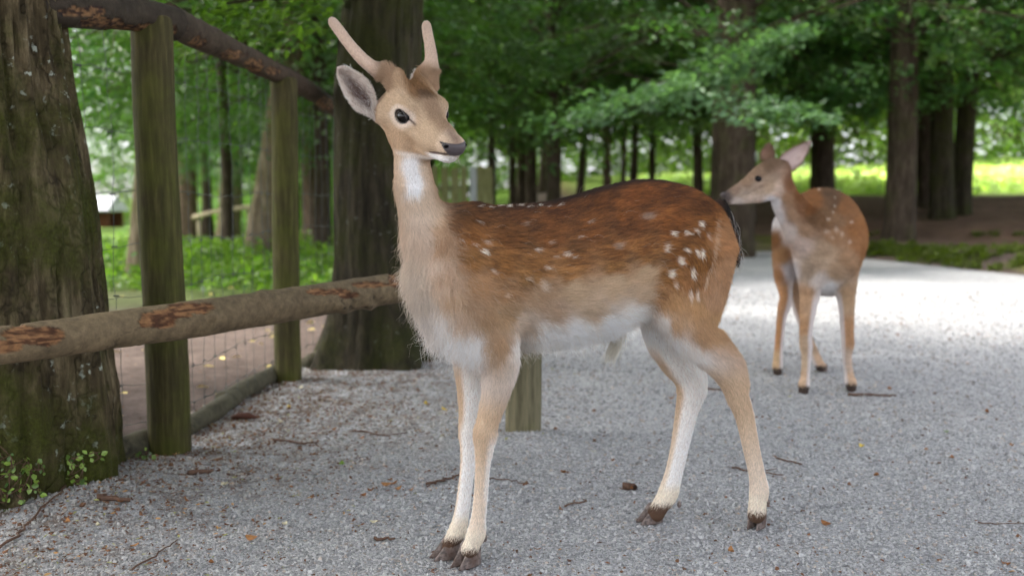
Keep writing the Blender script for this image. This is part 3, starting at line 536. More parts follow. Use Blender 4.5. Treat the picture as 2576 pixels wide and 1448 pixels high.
# ================================================================== DEER: a blended body field, meshed, with combed fur
class Field:
    def __init__(s, lo, hi, vox):
        s.lo = np.array(lo, float); s.vox = vox
        s.n = np.ceil((np.array(hi)-s.lo)/vox).astype(int)+1
        s.F = np.full(tuple(s.n), 0.2, np.float32)
        s.ax = [s.lo[i]+np.arange(s.n[i])*vox for i in range(3)]
    def box(s, lo, hi):
        a = np.clip(np.floor((np.array(lo)-s.lo)/s.vox).astype(int), 0, s.n-1)
        b = np.clip(np.ceil((np.array(hi)-s.lo)/s.vox).astype(int)+1, 1, s.n)
        return tuple(slice(a[i], b[i]) for i in range(3))
    def apply(s, fn, lo, hi, k, sub=False):
        m = 0.03 + k
        sl = s.box(np.array(lo)-m, np.array(hi)+m)
        X = s.ax[0][sl[0]][:, None, None]; Y = s.ax[1][sl[1]][None, :, None]; Z = s.ax[2][sl[2]][None, None, :]
        d = fn(X, Y, Z).astype(np.float32); f = s.F[sl]
        if sub: d = -d; s.F[sl] = -(np.minimum(-f, -d) - np.maximum(k-np.abs(f-d), 0)**2/(4*k)) if k else np.maximum(f, d)
        else: s.F[sl] = np.minimum(f, d) - (np.maximum(k-np.abs(f-d), 0)**2/(4*k) if k else 0)
    def cone(s, a, b, ra, rb, k, sq=1.0, sub=False):
        a = np.array(a, float); b = np.array(b, float); ab = b-a; L2 = ab@ab+1e-12
        def fn(X, Y, Z):
            h = np.clip(((X-a[0])*ab[0]+(Y-a[1])*ab[1]+(Z-a[2])*ab[2])/L2, 0, 1)
            dx = X-a[0]-h*ab[0]; dy = (Y-a[1]-h*ab[1])/sq; dz = Z-a[2]-h*ab[2]
            return np.sqrt(dx*dx+dy*dy+dz*dz)-(ra+(rb-ra)*h)
        r = max(ra, rb)*max(1, sq)
        s.apply(fn, np.minimum(a, b)-r, np.maximum(a, b)+r, k, sub)
    def ell(s, c, r, k, R=np.eye(3), sub=False):
        c = np.array(c, float); r = np.array(r, float)      # columns of R are the ellipsoid axes
        def fn(X, Y, Z):
            p = [X-c[0], Y-c[1], Z-c[2]]; q = [(p[0]*R[0, i]+p[1]*R[1, i]+p[2]*R[2, i]) for i in range(3)]
            k0 = np.sqrt(sum((q[i]/r[i])**2 for i in range(3))); k1 = np.sqrt(sum((q[i]/r[i]**2)**2 for i in range(3)))
            return k0*(k0-1)/np.maximum(k1, 1e-6)
        m = r.max(); s.apply(fn, c-m, c+m, k, sub)
    def surface(s):
        F = s.F; F[0] = F[-1] = .01; F[:, 0] = F[:, -1] = .01; F[:, :, 0] = F[:, :, -1] = .01
        ins = F < 0; nx, ny, nz = F.shape
        c = ins[:-1, :-1, :-1].astype(np.int8)
        cnt = np.zeros((nx-1, ny-1, nz-1), np.int8)
        for dx in (0, 1):
            for dy in (0, 1):
                for dz in (0, 1): cnt += ins[dx:nx-1+dx, dy:ny-1+dy, dz:nz-1+dz]
        act = (cnt > 0) & (cnt < 8); idx = np.full(act.shape, -1, np.int64); ijk = np.argwhere(act)
        idx[act] = np.arange(len(ijk))
        acc = np.zeros((len(ijk), 3)); n = np.zeros(len(ijk))
        cor = [(0, 0, 0), (1, 0, 0), (0, 1, 0), (1, 1, 0), (0, 0, 1), (1, 0, 1), (0, 1, 1), (1, 1, 1)]
        val = {o: F[ijk[:, 0]+o[0], ijk[:, 1]+o[1], ijk[:, 2]+o[2]].astype(float) for o in cor}
        for a in cor:
            for d in range(3):
                if a[d]: continue
                b = list(a); b[d] = 1; b = tuple(b); fa, fb = val[a], val[b]; m = (fa < 0) != (fb < 0)
                t = np.where(m, fa/np.where(m, fa-fb, 1), 0)
                p = np.array(a, float)[None] + t[:, None]*(np.array(b)-np.array(a))[None]
                acc += np.where(m[:, None], p, 0); n += m
        V = s.lo + (ijk + acc/n[:, None])*s.vox
        Q = []
        for d in range(3):
            e, f = (d+1) % 3, (d+2) % 3
            A = ins[tuple(slice(0, -1) if i == d else slice(None) for i in range(3))]
            B = ins[tuple(slice(1, None) if i == d else slice(None) for i in range(3))]
            for flag, sw in ((A & ~B, False), (~A & B, True)):
                p = np.argwhere(flag); p = p[(p[:, e] > 0) & (p[:, f] > 0) & (p[:, e] < idx.shape[e]) & (p[:, f] < idx.shape[f])]
                def g(de, df):
                    q = p.copy(); q[:, e] -= de; q[:, f] -= df; return idx[q[:, 0], q[:, 1], q[:, 2]]
                q = [g(1, 1), g(0, 1), g(0, 0), g(1, 0)]
                if sw: q = q[::-1]
                Q.append(np.stack(q, -1))
        Q = np.vstack(Q); Q = Q[(Q >= 0).all(1)]
        # keep the largest connected shell
        lab = np.arange(len(V))
        for _ in range(400):
            m = lab[Q].min(1); new = lab.copy()
            for i in range(4): np.minimum.at(new, Q[:, i], m)
            new = new[new]
            if (new == lab).all(): break
            lab = new
        big = np.bincount(lab).argmax(); Q = Q[lab[Q[:, 0]] == big]
        used = np.zeros(len(V), bool); used[Q] = True; re = np.cumsum(used)-1
        return V[used], re[Q]

def laplacian(V, Q, it, w=0.5):
    n = len(V); E = np.vstack([Q[:, [0, 1]], Q[:, [1, 2]], Q[:, [2, 3]], Q[:, [3, 0]]]); deg = np.bincount(E.ravel(), minlength=n)
    for k in range(it):
        a = np.stack([np.bincount(E[:, 0], V[E[:, 1], c], n)+np.bincount(E[:, 1], V[E[:, 0], c], n) for c in range(3)], -1)
        V = V + (w if k % 2 == 0 else -w*1.02)*(a/np.maximum(deg, 1)[:, None]-V)
    return V

def sample_surface(V, Nrm, Q, dens, rng):
    a, b, c, d = V[Q[:, 0]], V[Q[:, 1]], V[Q[:, 2]], V[Q[:, 3]]
    area = 0.5*np.linalg.norm(np.cross(c-a, d-b), axis=1); w = area*dens[Q].mean(1); n = int(w.sum())
    k = rng.choice(len(Q), n, p=w/w.sum()); u, v = rng.random((n, 1)), rng.random((n, 1))
    bl = lambda X: (X[Q[k, 0]]*(1-u)+X[Q[k, 1]]*u)*(1-v)+(X[Q[k, 3]]*(1-u)+X[Q[k, 2]]*u)*v
    return bl(V), unit(bl(Nrm))

def hair_object(name, P, D, N, L, col, rad, mat, parent, rng, curl=None, pts=4, sag=None):
    """P roots, D lie direction (unit, leaning off the skin), N skin normal, L lengths, rad root radius"""
    n = len(P); cu = bpy.data.hair_curves.new(name); cu.add_curves([pts]*n)
    t = np.linspace(0, 1, pts)[None, :, None]
    D2 = unit(D - 0.55*N)                       # bend back to the body towards the tip
    X = P[:, None] + L[:, None, None]*(D[:, None]*t*(1-0.5*t) + D2[:, None]*0.5*t*t)
    if sag is not None: X[..., 2] -= (sag[:, None]*L[:, None]*t[..., 0]**2)
    if curl is not None:
        S = unit(np.cross(D, N)); ph = rng.random(n)*6.28
        X += (curl*L)[:, None, None]*t*(np.sin(ph[:, None, None]+t*5.0)*S[:, None] + np.cos(ph[:, None, None]+t*4.0)*0.6*N[:, None])
    cu.attributes['position'].data.foreach_set('vector', X.astype(np.float32).ravel())
    tt = np.linspace(0, 1, pts)[None]
    r = np.broadcast_to(np.asarray(rad, float).reshape(-1, 1), (n, 1))*(1-0.8*tt**1.5)
    ra = cu.attributes.get('radius') or cu.attributes.new('radius', 'FLOAT', 'POINT')
    ra.data.foreach_set('value', r.astype(np.float32).ravel())
    c4 = np.ones((n, 4), np.float32); c4[:, :3] = col
    cu.attributes.new('col', 'FLOAT_COLOR', 'CURVE').data.foreach_set('color', c4.ravel())
    cu.attributes.new('skin', 'FLOAT_VECTOR', 'CURVE').data.foreach_set('vector', N.astype(np.float32).ravel())
    cu.materials.append(mat)
    o = link(name, cu, parent); o['kind'] = 'stuff'
    return o

def fur_material():
    s = NT('deer fur'); c = s.n('Attribute', attribute_name='col').outputs['Color']
    sk = s.n('Attribute', attribute_name='skin').outputs['Vector']
    wv = s.n('VectorTransform', vector_type='NORMAL', convert_from='OBJECT', convert_to='WORLD', i={'Vector': sk}).outputs[0]
    g = s.n('NewGeometry').outputs['Normal']
    nm = s.n('VectorMath', operation='ADD'); s.set(nm.inputs[0], g)
    sc = s.n('VectorMath', operation='SCALE', i={'Vector': wv, 'Scale': 1.3}); s.set(nm.inputs[1], sc.outputs[0])
    nn = s.n('VectorMath', operation='NORMALIZE', i={0: nm.outputs[0]}).outputs[0]
    d = s.n('BsdfDiffuse', i={'Color': c, 'Normal': nn}); tr = s.n('BsdfTranslucent', i={'Color': c, 'Normal': nn})
    m1 = s.n('MixShader', i={0: 0.22, 1: d.outputs[0], 2: tr.outputs[0]})
    gl = s.n('BsdfHair', component='Reflection', i={'Color': (0.9, 0.88, 0.85, 1), 'RoughnessU': 0.35, 'RoughnessV': 0.6})
    m2 = s.n('MixShader', i={0: 0.03, 1: m1.outputs[0], 2: gl.outputs[0]})
    s.t.links.new(m2.outputs[0], s.out.inputs[0]); return s.m
def skin_material():
    s = NT('deer hide'); c = s.n('Attribute', attribute_name='col').outputs['Color']
    return s.principled(c, 0.9, spec=0.1)
def hoof_material():
    s = NT('horn hoof'); v = s.coord('Object', (1, 1, 1)); n = s.noise(v, 90, 4); n2 = s.noise(v, 25, 3)
    c = s.ramp(n, [(0.3, srgb(66, 57, 54)), (0.55, srgb(124, 110, 103)), (0.8, srgb(150, 138, 130))])
    c = s.mix(s.ramp(n2, [(0.5, 0.0), (0.66, 1.0)]), c, tuple(srgb(84, 64, 54)))
    return s.principled(c, 0.6, s.bump(n, 0.4, 0.003), 0.3)
def wet_material(name, col, rough=0.3, spec=0.5, bumpy=0.0):
    s = NT(name); v = s.coord('Object'); n = s.noise(v, 320, 3)
    return s.principled(tuple(col), rough, s.bump(n, bumpy, 0.001) if bumpy else None, spec)
def claw_mesh(name, mat, length, height, seed=0):
    """two claws of a cloven hoof, toe along +x, resting on z = 0"""
    parts = []
    for sgn in (-1, 1):
        rings = []
        for z, c, a, b in ((0.0, .13, .53, .19), (.08, .13, .54, .20), (.35, .05, .44, .205), (.7, -.06, .32, .20), (1.0, -.14, .24, .18), (1.1, -.15, .18, .14)):
            th = np.arange(16)*2*np.pi/16; x = c+a*np.cos(th); w = b*(1-0.72*smooth(0, .66, x))
            y = w*np.sin(th)*(np.where(np.sin(th)*sgn < 0, .75, 1.0))
            zz = z*height*(1+0.0*x) + (0.10*height*(x > 0.3)*0)
            rings.append(np.stack([x*length, (y+sgn*(.165+.035*np.maximum(x, 0)))*length, np.full(16, zz)], -1))
        V = np.vstack(rings); n = len(rings); F = []
        for i in range(n-1):
            for j in range(16): F.append((i*16+j, i*16+(j+1) % 16, (i+1)*16+(j+1) % 16, (i+1)*16+j))
        F.append(tuple(range(15, -1, -1))); F.append(tuple((n-1)*16+j for j in range(16))); parts.append((V, F))
    V, F = join(parts); return mesh_data(name, V, F, mat)
def ball_mesh(name, mat, r, seg=24, rings=14):
    V, F = [], []
    for i in range(rings+1):
        p = np.pi*i/rings
        for j in range(seg):
            a = 2*np.pi*j/seg; V.append((r[0]*math.sin(p)*math.cos(a), r[1]*math.sin(p)*math.sin(a), r[2]*math.cos(p)))
    for i in range(rings):
        for j in range(seg): F.append((i*seg+j, i*seg+(j+1) % seg, (i+1)*seg+(j+1) % seg, (i+1)*seg+j)[::-1])
    return mesh_data(name, np.array(V), np.array(F), mat)

class Deer:
    """frame: local x forward (towards the head), y to its left, z up"""
    def __init__(s, O, fwd):
        s.O = np.array([O[0], O[1], 0.0]); f = unit(np.array([fwd[0], fwd[1], 0.0]))
        s.X = f; s.Y = np.array([-f[1], f[0], 0.0]); s.segs = []
    def loc(s, p): d = np.asarray(p, float)-s.O; return np.stack([d@s.X, d@s.Y, d[..., 2]], -1)
    def wor(s, q): q = np.asarray(q, float); return s.O + q[..., :1]*s.X + q[..., 1:2]*s.Y + q[..., 2:3]*np.array([0, 0, 1.0])
    def P(s, u, v, off):
        d = ray(u, v); c = np.array([0, 0, H]); k = (off-(c-s.O)@s.Y)/(d@s.Y); return s.loc(c+k*d)
    def D(s, u, v, depth): return s.loc(at_depth(u, v, depth))
    def R(s, px, q): return px*camdepth(s.wor(np.asarray(q)))/FPX
    def chain(s, F, pts, k, sq=1.0, zone='leg', depth=False, flow=1):
        Q = np.array([(s.D(u, v, o) if depth else s.P(u, v, o)) for u, v, o, r in pts]); Rr = np.array([s.R(p[3], q) for p, q in zip(pts, Q)])
        A = np.column_stack([Q, Rr]); n = len(A); S = []                     # Catmull-Rom, so joints bend smoothly
        for i in range(n-1):
            p0, p1, p2, p3 = A[max(i-1, 0)], A[i], A[i+1], A[min(i+2, n-1)]
            for t in np.arange(4)/4.0:
                S.append(.5*((2*p1)+(-p0+p2)*t+(2*p0-5*p1+4*p2-p3)*t*t+(-p0+3*p1-3*p2+p3)*t**3))
        S.append(A[-1]); S = np.array(S)
        def fn(X, Y, Z):
            best = None
            for i in range(len(S)-1):
                a, b = S[i, :3], S[i+1, :3]; ab = b-a; L2 = ab@ab+1e-12
                h = np.clip(((X-a[0])*ab[0]+(Y-a[1])*ab[1]+(Z-a[2])*ab[2])/L2, 0, 1)
                dx = X-a[0]-h*ab[0]; dy = (Y-a[1]-h*ab[1])/sq; dz = Z-a[2]-h*ab[2]
                d = np.sqrt(dx*dx+dy*dy+dz*dz)-(S[i, 3]+(S[i+1, 3]-S[i, 3])*h)
                best = d if best is None else np.minimum(best, d)
            return best
        m = S[:, 3].max(); F.apply(fn, S[:, :3].min(0)-m, S[:, :3].max(0)+m, k)
        for i in range(n-1): s.segs.append((Q[i], Q[i+1], Rr[i], Rr[i+1], zone, flow))
        return Q, Rr
    def flow_zone(s, P):
        """combing direction and zone weights from the skeleton segments"""
        zones = {}; fl = np.zeros_like(P); W = np.zeros(len(P))
        for a, b, ra, rb, z, f in s.segs:
            ab = b-a; L2 = ab@ab+1e-12; h = np.clip((P-a)@ab/L2, 0, 1); d = np.linalg.norm(P-a-h[:, None]*ab, axis=1)-(ra+(rb-ra)*h)
            w = np.exp(-np.maximum(d+0.01, 0)/0.012); fl += f*w[:, None]*unit(ab); W += w
            zones[z] = np.maximum(zones.get(z, 0), w)
        return unit(fl+1e-6), zones

# ------------------------------------------------------------------ the young buck
def build_buck():
    d = Deer((0.184, 2.401), (-math.cos(math.radians(22.5)), -math.sin(math.radians(22.5))))
    F = Field((-0.75, -0.26, 0.0), (0.52, 0.30, 1.22), 0.0042)
    # --- trunk: lofted sections between the back line and the belly line
    top = [(1048, 700), (1068, 630), (1100, 560), (1135, 532), (1200, 520), (1300, 518), (1380, 511), (1440, 496), (1520, 471), (1600, 455), (1660, 456), (1700, 464), (1740, 480), (1785, 508), (1808, 540), (1820, 600)]
    bot = [(1048, 720), (1064, 770), (1102, 825), (1145, 855), (1200, 868), (1310, 860), (1420, 858), (1520, 838), (1590, 800), (1640, 772), (1720, 765), (1790, 740), (1826, 640)]
    hwd = [(1048, .03), (1068, .06), (1100, .085), (1150, .105), (1230, .118), (1330, .135), (1430, .143), (1520, .142), (1600, .132), (1680, .13), (1740, .122), (1790, .09), (1826, .045)]
    tp = np.array([d.P(u, v, 0) for u, v in top]); bt = np.array([d.P(u, v, 0) for u, v in bot])
    hx = np.array([d.P(u, 650, 0)[0] for u, _ in hwd]); hw = np.array([w for _, w in hwd])
    o = lambda A: A[np.argsort(A[:, 0])]
    tp, bt = o(tp), o(bt); ih = np.argsort(hx); hx, hw = hx[ih], hw[ih]
    xs = np.linspace(min(tp[0, 0], bt[0, 0]), max(tp[-1, 0], bt[-1, 0]), 120)
    def sm3(a):
        for _ in range(6): a = np.concatenate([a[:1], (a[:-2]+2*a[1:-1]+a[2:])/4, a[-1:]])
        return a
    TZ, BZ, HW = sm3(np.interp(xs, tp[:, 0], tp[:, 2])), sm3(np.interp(xs, bt[:, 0], bt[:, 2])), sm3(np.interp(xs, hx, hw))
    def trunk(X, Y, Z):
        x = np.clip(X, xs[0], xs[-1]); t, b, w = np.interp(x, xs, TZ), np.interp(x, xs, BZ), np.interp(x, xs, HW)
        c, h = (t+b)/2, (t-b)/2; zz = (Z-c)/h; w = w*(1-0.22*np.clip(zz, 0, 1.2)**2-0.08*np.clip(-zz, 0, 1)**2)
        r = np.sqrt((Y/w)**2+zz**2); dd = (r-1)*np.minimum(w, h)*0.95
        return np.sqrt(np.maximum(dd, 0)**2+(X-x)**2)+np.minimum(dd, 0)
    F.apply(trunk, (xs[0], -.16, .3), (xs[-1], .16, 1.0), 0.02)
    for i in range(0, 119, 7):
        a = np.array([xs[i], 0, (TZ[i]+BZ[i])/2]); j = min(i+7, 119); b = np.array([xs[j], 0, (TZ[j]+BZ[j])/2])
        d.segs.append((b, a, .13, .13, 'trunk', 1))
    # --- neck
    neck = [(1042, 330, .03, 42), (1036, 400, .02, 44), (1042, 460, .012, 49), (1054, 520, .006, 52), (1072, 580, .0, 60), (1094, 640, .0, 70), (1120, 710, 0, 80)]
    d.chain(F, neck, 0.035, 0.92, 'neck')
    F.cone(d.P(1062, 700, 0), d.P(1112, 805, 0), d.R(28, (0, 0, .6)), d.R(40, (0, 0, .6)), 0.04)      # chest keel
    F.cone(d.P(1112, 565, 0), d.P(1180, 568, 0), .026, .03, 0.05)                                      # withers
    # --- forelegs
    d.chain(F, [(1165, 590, .055, 42), (1165, 690, .068, 62), (1205, 785, .072, 64), (1240, 850, .078, 52)], 0.05, 0.8, 'shoulder')
    nf = [(1240, 850, .08, 50), (1258, 905, .082, 42), (1246, 990, .078, 31), (1228, 1055, .073, 25), (1220, 1092, .07, 27), (1218, 1124, .068, 22), (1214, 1170, .066, 16.5), (1209, 1250, .06, 15.5), (1203, 1305, .056, 17), (1198, 1340, .052, 21), (1189, 1362, .048, 19), (1182, 1380, .046, 19)]
    ff = [(1180, 850, -.07, 46), (1180, 915, -.07, 34), (1181, 1000, -.066, 25), (1179, 1060, -.062, 21.5), (1178, 1090, -.06, 22), (1178, 1120, -.058, 18.5), (1176, 1170, -.055, 16), (1167, 1250, -.05, 15.5), (1158, 1305, -.046, 17), (1148, 1338, -.043, 20), (1138, 1357, -.043, 18), (1131, 1374, -.043, 17.5)]
    fat = lambda L: [(u, v, o, r*(1.12 if v > 860 else 1.04)) for u, v, o, r in L]
    d.chain(F, fat(nf), 0.018, 0.9, 'leg_fn'); d.chain(F, fat(ff), 0.018, 0.9, 'leg_ff')
    # --- hind legs
    d.chain(F, [(1728, 565, .045, 56), (1733, 650, .058, 86), (1728, 735, .068, 84)], 0.06, 0.62, 'haunch')
    d.chain(F, [(1768, 575, .03, 36), (1778, 690, .055, 40), (1762, 790, .07, 42)], 0.05, 0.7, 'haunch')
    d.chain(F, [(1735, 650, -.055, 80), (1715, 735, -.06, 68)], 0.06, 0.62, 'haunch')
    nh = [(1712, 770, .078, 64), (1740, 825, .082, 52), (1785, 883, .08, 40), (1822, 925, .078, 33), (1845, 962, .077, 30), (1856, 1000, .076, 25.5), (1872, 1045, .075, 21.5), (1888, 1120, .075, 19), (1903, 1190, .074, 18.5), (1909, 1232, .073, 22), (1905, 1264, .073, 20), (1903, 1292, .073, 21)]
    fh = [(1652, 790, -.06, 46), (1668, 850, -.07, 42), (1698, 905, -.074, 36), (1728, 945, -.075, 32), (1738, 985, -.075, 32), (1728, 1030, -.075, 26), (1718, 1080, -.075, 22.5), (1706, 1140, -.075, 20), (1693, 1195, -.075, 20), (1680, 1240, -.075, 23), (1663, 1268, -.075, 20), (1650, 1290, -.075, 20)]
    d.chain(F, fat(nh), 0.02, 0.85, 'leg_hn'); d.chain(F, fat(fh), 0.02, 0.85, 'leg_hf')
    d.chain(F, [(1800, 850, .078, 22), (1855, 912, .078, 14), (1868, 960, .077, 13)], 0.02, 0.8, 'leg_hn')
    d.chain(F, [(1722, 880, -.074, 18), (1763, 938, -.075, 12), (1762, 985, -.075, 12)], 0.02, 0.8, 'leg_hf')
    # --- tail root
    tq = [(1806, 520, 0, 14), (1824, 550, 0, 13), (1832, 595, 0, 11), (1835, 630, 0, 8)]
    d.chain(F, tq, 0.02, 1.0, 'tail')
    # flank hollows and the hollow in front of the shoulder
    for sg in (-1, 1):
        q = d.P(1652, 715, 0); F.ell((q[0], sg*.175, q[2]), (.05, .05, .07), 0.06, sub=True)
        q = d.P(1300, 815, 0); F.ell((q[0], sg*.17, q[2]), (.05, .035, .07), 0.05, sub=True)
    # --- head
    E = d.P(1062, 288, .055)
    fw = unit(np.array([0.575, -0.74, -0.28])); fl = np.array([fw@d.X, fw@d.Y, fw[2]])
    lt = unit(np.cross([0, 0, 1.0], fl)); up = np.cross(fl, lt)
    ro = math.radians(6); lt, up = lt*math.cos(ro)+up*math.sin(ro), up*math.cos(ro)-lt*math.sin(ro)
    M = np.stack([fl, lt, up], -1)
    h = lambda x, y, z: E + M@np.array([x, y, z])/100.0
    he = lambda c, r, k=0.02, sub=False: F.ell(h(*c), np.array(r)/100.0, k, M, sub)
    hc = lambda a, b, ra, rb, k=0.02, sub=False: F.cone(h(*a), h(*b), ra/100, rb/100, k, sub=sub)
    he((-5.2, 0, 0.6), (6.8, 5.0, 5.2)); he((-1.2, 0, 0.9), (5.4, 4.9, 3.7), .025)
    hc((1, 0, -1.5), (8.3, 0, -3.5), 4.2, 3.0, .025); hc((7.5, 0, -3.1), (12.0, 0, -4.0), 2.8, 2.35, .02)
    hc((-5, 0, -5.0), (3, 0, -6.3), 3.4, 2.3, .025); hc((3, 0, -6.3), (10.4, 0, -6.35), 2.2, 1.2, .02)
    for sg in (-1, 1):
        he((-.3, sg*4.2, 1.8), (3.0, 1.6, 1.7), .015)                       # brow and orbit
        he((-3.8, sg*2.9, -4.0), (4.6, 2.4, 4.2), .03)                      # jaw muscle
        hc((1.6, sg*3.5, -2.4), (7.8, sg*2.3, -4.3), 1.5, 1.1, .02)         # cheek bone
        hc((-4.6, sg*3.0, 3.6), (-6.0, sg*3.6, 6.8), 2.3, 2.1, .02)         # pedicle
        he((12.3, sg*1.45, -3.5), (1.6, 1.2, 1.4), .012)                  # nostril wing
    eb = (d.loc(at_depth(950, 284, d.wor(h(-8.2, -6.0, 2))[1]+.012))-E)@M*100
    for sg in (-1, 1):
        e1 = np.array([eb[0], -sg*eb[1], eb[2]]); hc((-6.5, -sg*3.2, -.5), e1, 3.0, 1.75, .03)
    he((12.5, 0, -3.95), (1.8, 2.05, 1.7), .012)
    he((11.0, 0, -6.25), (2.2, 1.8, 1.15), .012)                             # chin
    for sg in (-1, 1):
        F.ell(h(.1, sg*5.8, -0.1), (.0200, .0135, .0142), 0.004, M, True)  # eye socket
        F.cone(h(12.75, sg*1.75, -3.55), h(11.7, sg*2.7, -3.0), .0046, .0030, 0.003, sub=True)   # nostril
        F.cone(h(13.4, sg*.4, -5.15), h(8.2, sg*2.95, -6.1), .0018, .0016, 0.003, sub=True)   # mouth line
    d.segs.append((h(13.5, 0, -4), h(-8, 0, 0), .03, .05, 'head', 1))
    d.segs.append((h(11.5, 0, -6.5), h(-6, 0, -5), .02, .03, 'head', 1))
    V, Q = F.surface(); V = laplacian(V, Q, 6)
    del F

    # --- coat colour by place on the animal
    def hl(P): return (P-E)@M*100.0
    C = lambda *a: srgb(*a)
    anchors = [  # near-side picture places and the coat colour there
        (1140, 545, 96, 60, 34), (1200, 530, 98, 60, 32), (1300, 530, 92, 54, 28), (1400, 525, 92, 52, 25), (1500, 500, 98, 56, 26), (1600, 480, 110, 62, 28), (1680, 480, 104, 58, 26), (1760, 510, 100, 58, 28),
        (1180, 590, 124, 80, 46), (1280, 590, 116, 72, 38), (1380, 590, 112, 68, 36), (1480, 580, 110, 66, 34), (1580, 560, 116, 68, 34), (1680, 560, 124, 74, 38), (1770, 570, 128, 80, 42),
        (1180, 650, 146, 102, 66), (1260, 660, 134, 90, 54), (1340, 670, 128, 86, 52), (1440, 655, 126, 82, 48), (1540, 640, 120, 76, 42), (1620, 630, 126, 80, 44), (1700, 640, 134, 86, 48), (1765, 650, 138, 92, 54),
        (1200, 720, 170, 132, 98), (1270, 730, 152, 116, 84), (1330, 695, 140, 100, 66), (1430, 688, 140, 98, 64), (1540, 672, 136, 94, 58), (1622, 652, 132, 90, 56),
        (1350, 735, 178, 148, 118), (1440, 728, 190, 164, 134), (1540, 712, 194, 168, 138), (1620, 690, 192, 164, 132), (1610, 740, 194, 168, 140), (1480, 775, 196, 172, 146), (1380, 780, 184, 156, 130),
        (1270, 790, 166, 136, 106), (1220, 800, 168, 136, 106), (1180, 770, 178, 146, 116), (1320, 815, 196, 176, 156), (1250, 860, 178, 146, 114),
        (1360, 830, 232, 228, 224), (1440, 835, 236, 233, 230), (1530, 825, 236, 233, 230), (1600, 795, 230, 224, 218), (1420, 870, 236, 234, 232), (1520, 855, 236, 234, 232), (1320, 870, 226, 218, 210),
        (1680, 700, 146, 100, 62), (1740, 710, 150, 106, 68), (1690, 760, 178, 138, 98), (1750, 770, 180, 142, 104), (1660, 740, 160, 118, 80), (1700, 810, 196, 162, 128), (1770, 830, 184, 148, 112), (1800, 800, 176, 140, 104),
        (1660, 810, 226, 216, 208), (1690, 850, 232, 226, 222), (1740, 905, 230, 222, 216), (1815, 600, 176, 130, 92), (1812, 680, 186, 146, 110), (1795, 750, 188, 150, 116),
        (1090, 560, 168, 132, 102), (1100, 620, 182, 148, 118), (1115, 690, 196, 166, 140), (1060, 600, 212, 190, 170), (1090, 660, 212, 192, 174), (1075, 630, 208, 186, 166), (1110, 720, 208, 184, 162), (1045, 660, 206, 188, 170),
        (1050, 700, 200, 184, 168), (1075, 750, 200, 186, 172), (1070, 800, 208, 198, 190), (1110, 800, 230, 224, 220), (1140, 850, 234, 230, 228), (1180, 860, 232, 228, 226), (1150, 790, 206, 180, 156), (1130, 745, 196, 166, 136)]
    AX = np.array([a[:2] for a in anchors], float); AC = np.array([C(*a[2:]) for a in anchors]); AC = np.where(AC.mean(1, keepdims=True) < .16, AC*np.array([1.14, 1.18, .92]), np.where(AC.mean(1, keepdims=True) < .3, AC*np.array([1.06, 1.07, 1.02]), AC))
    spots = [(1690, 588, 6, 8, 1), (1722, 585, 6, 8, 1), (1748, 578, 5, 6, .8), (1757, 562, 5, 9, .8), (1778, 590, 4, 9, .5), (1672, 622, 5, 13, .9), (1723, 627, 7, 6, .7), (1751, 632, 5, 8, .9), (1764, 633, 5, 12, .9), (1708, 655, 8, 12, 1),
             (1742, 682, 6, 13, .9), (1685, 688, 9, 12, 1), (1698, 712, 7, 9, .45), (1736, 738, 6, 13, .55), (1753, 738, 5, 13, .55),
             (1212, 630, 8, 8, .9), (1156, 602, 4, 7, .7), (1187, 612, 4, 6, .7), (1216, 606, 6, 5, .5), (1420, 641, 6, 7, .7), (1396, 647, 5, 4, .5), (1347, 628, 6, 5, .6), (1440, 648, 5, 4, .5), (1369, 671, 5, 6, .6), (1322, 698, 5, 6, .5),
             (1455, 597, 6, 4, .4), (1380, 612, 5, 4, .35), (1550, 620, 14, 9, .18), (1480, 560, 6, 4, .25), (1200, 555, 5, 3, .35), (1315, 565, 8, 5, .15), (1625, 545, 18, 10, .15), (1237, 680, 5, 8, .35), (1270, 740, 5, 8, .3), (1360, 712, 10, 14, .35)]
    for k in range(9): spots.append((1200+k*25, 519+(k % 2)*2, 6, 2, .5 if k % 3 else .8))
    zc = {}
    def coat(P, N, jit):
        n = len(P); Pm = P.copy(); Pm[:, 1] = np.abs(Pm[:, 1])
        u, v = project(d.wor(Pm)); fl_, zn = d.flow_zone(P)
        g = lambda k: np.broadcast_to(zn.get(k, 0), (n,))
        col = np.zeros((n, 3)); wt = np.zeros((n, 1))
        uj = u + 7*vnoise(np.stack([u/14, v/14, u*0], -1), 5); vj = v + 7*vnoise(np.stack([u/14, v/14, u*0], -1), 9)
        for (ax, ay), c in zip(AX, AC):
            w = 1.0/(((uj-ax)**2+(vj-ay)**2)+40.0)**2.2; col += w[:, None]*c; wt += w[:, None]
        col /= wt
        # streaky mottling of the summer coat
        st = fbm(np.stack([u/26, v/7, u*0], -1), 3, 3); dark = smooth(.34, .12, col.mean(1))
        st2 = fbm(np.stack([u/60, v/34, u*0], -1), 3, 13); col *= (1 + (0.42*st*dark + 0.32*st2*dark + 0.07*st)[:, None])
        st3 = vnoise(np.stack([u/11, v/3.2, u*0], -1), 23)*(P[:, 2] > .44); col *= (1 + ((.24*dark + .12)*st3)[:, None])
        # dark line along the spine
        top_ = np.interp(P[:, 0], xs, TZ); rel = (top_-P[:, 2])
        onb = (P[:, 0] < tp[-1, 0]-.08) & (g('head') < .3) & (P[:, 2] > .6)
        k = np.where(onb, smooth(.026, .004, rel)*smooth(.05, .012, np.abs(P[:, 1])), 0)*smooth(1130, 1420, u)
        col = col*(1-k[:, None]*.86) + C(30, 20, 16)*k[:, None]*.86
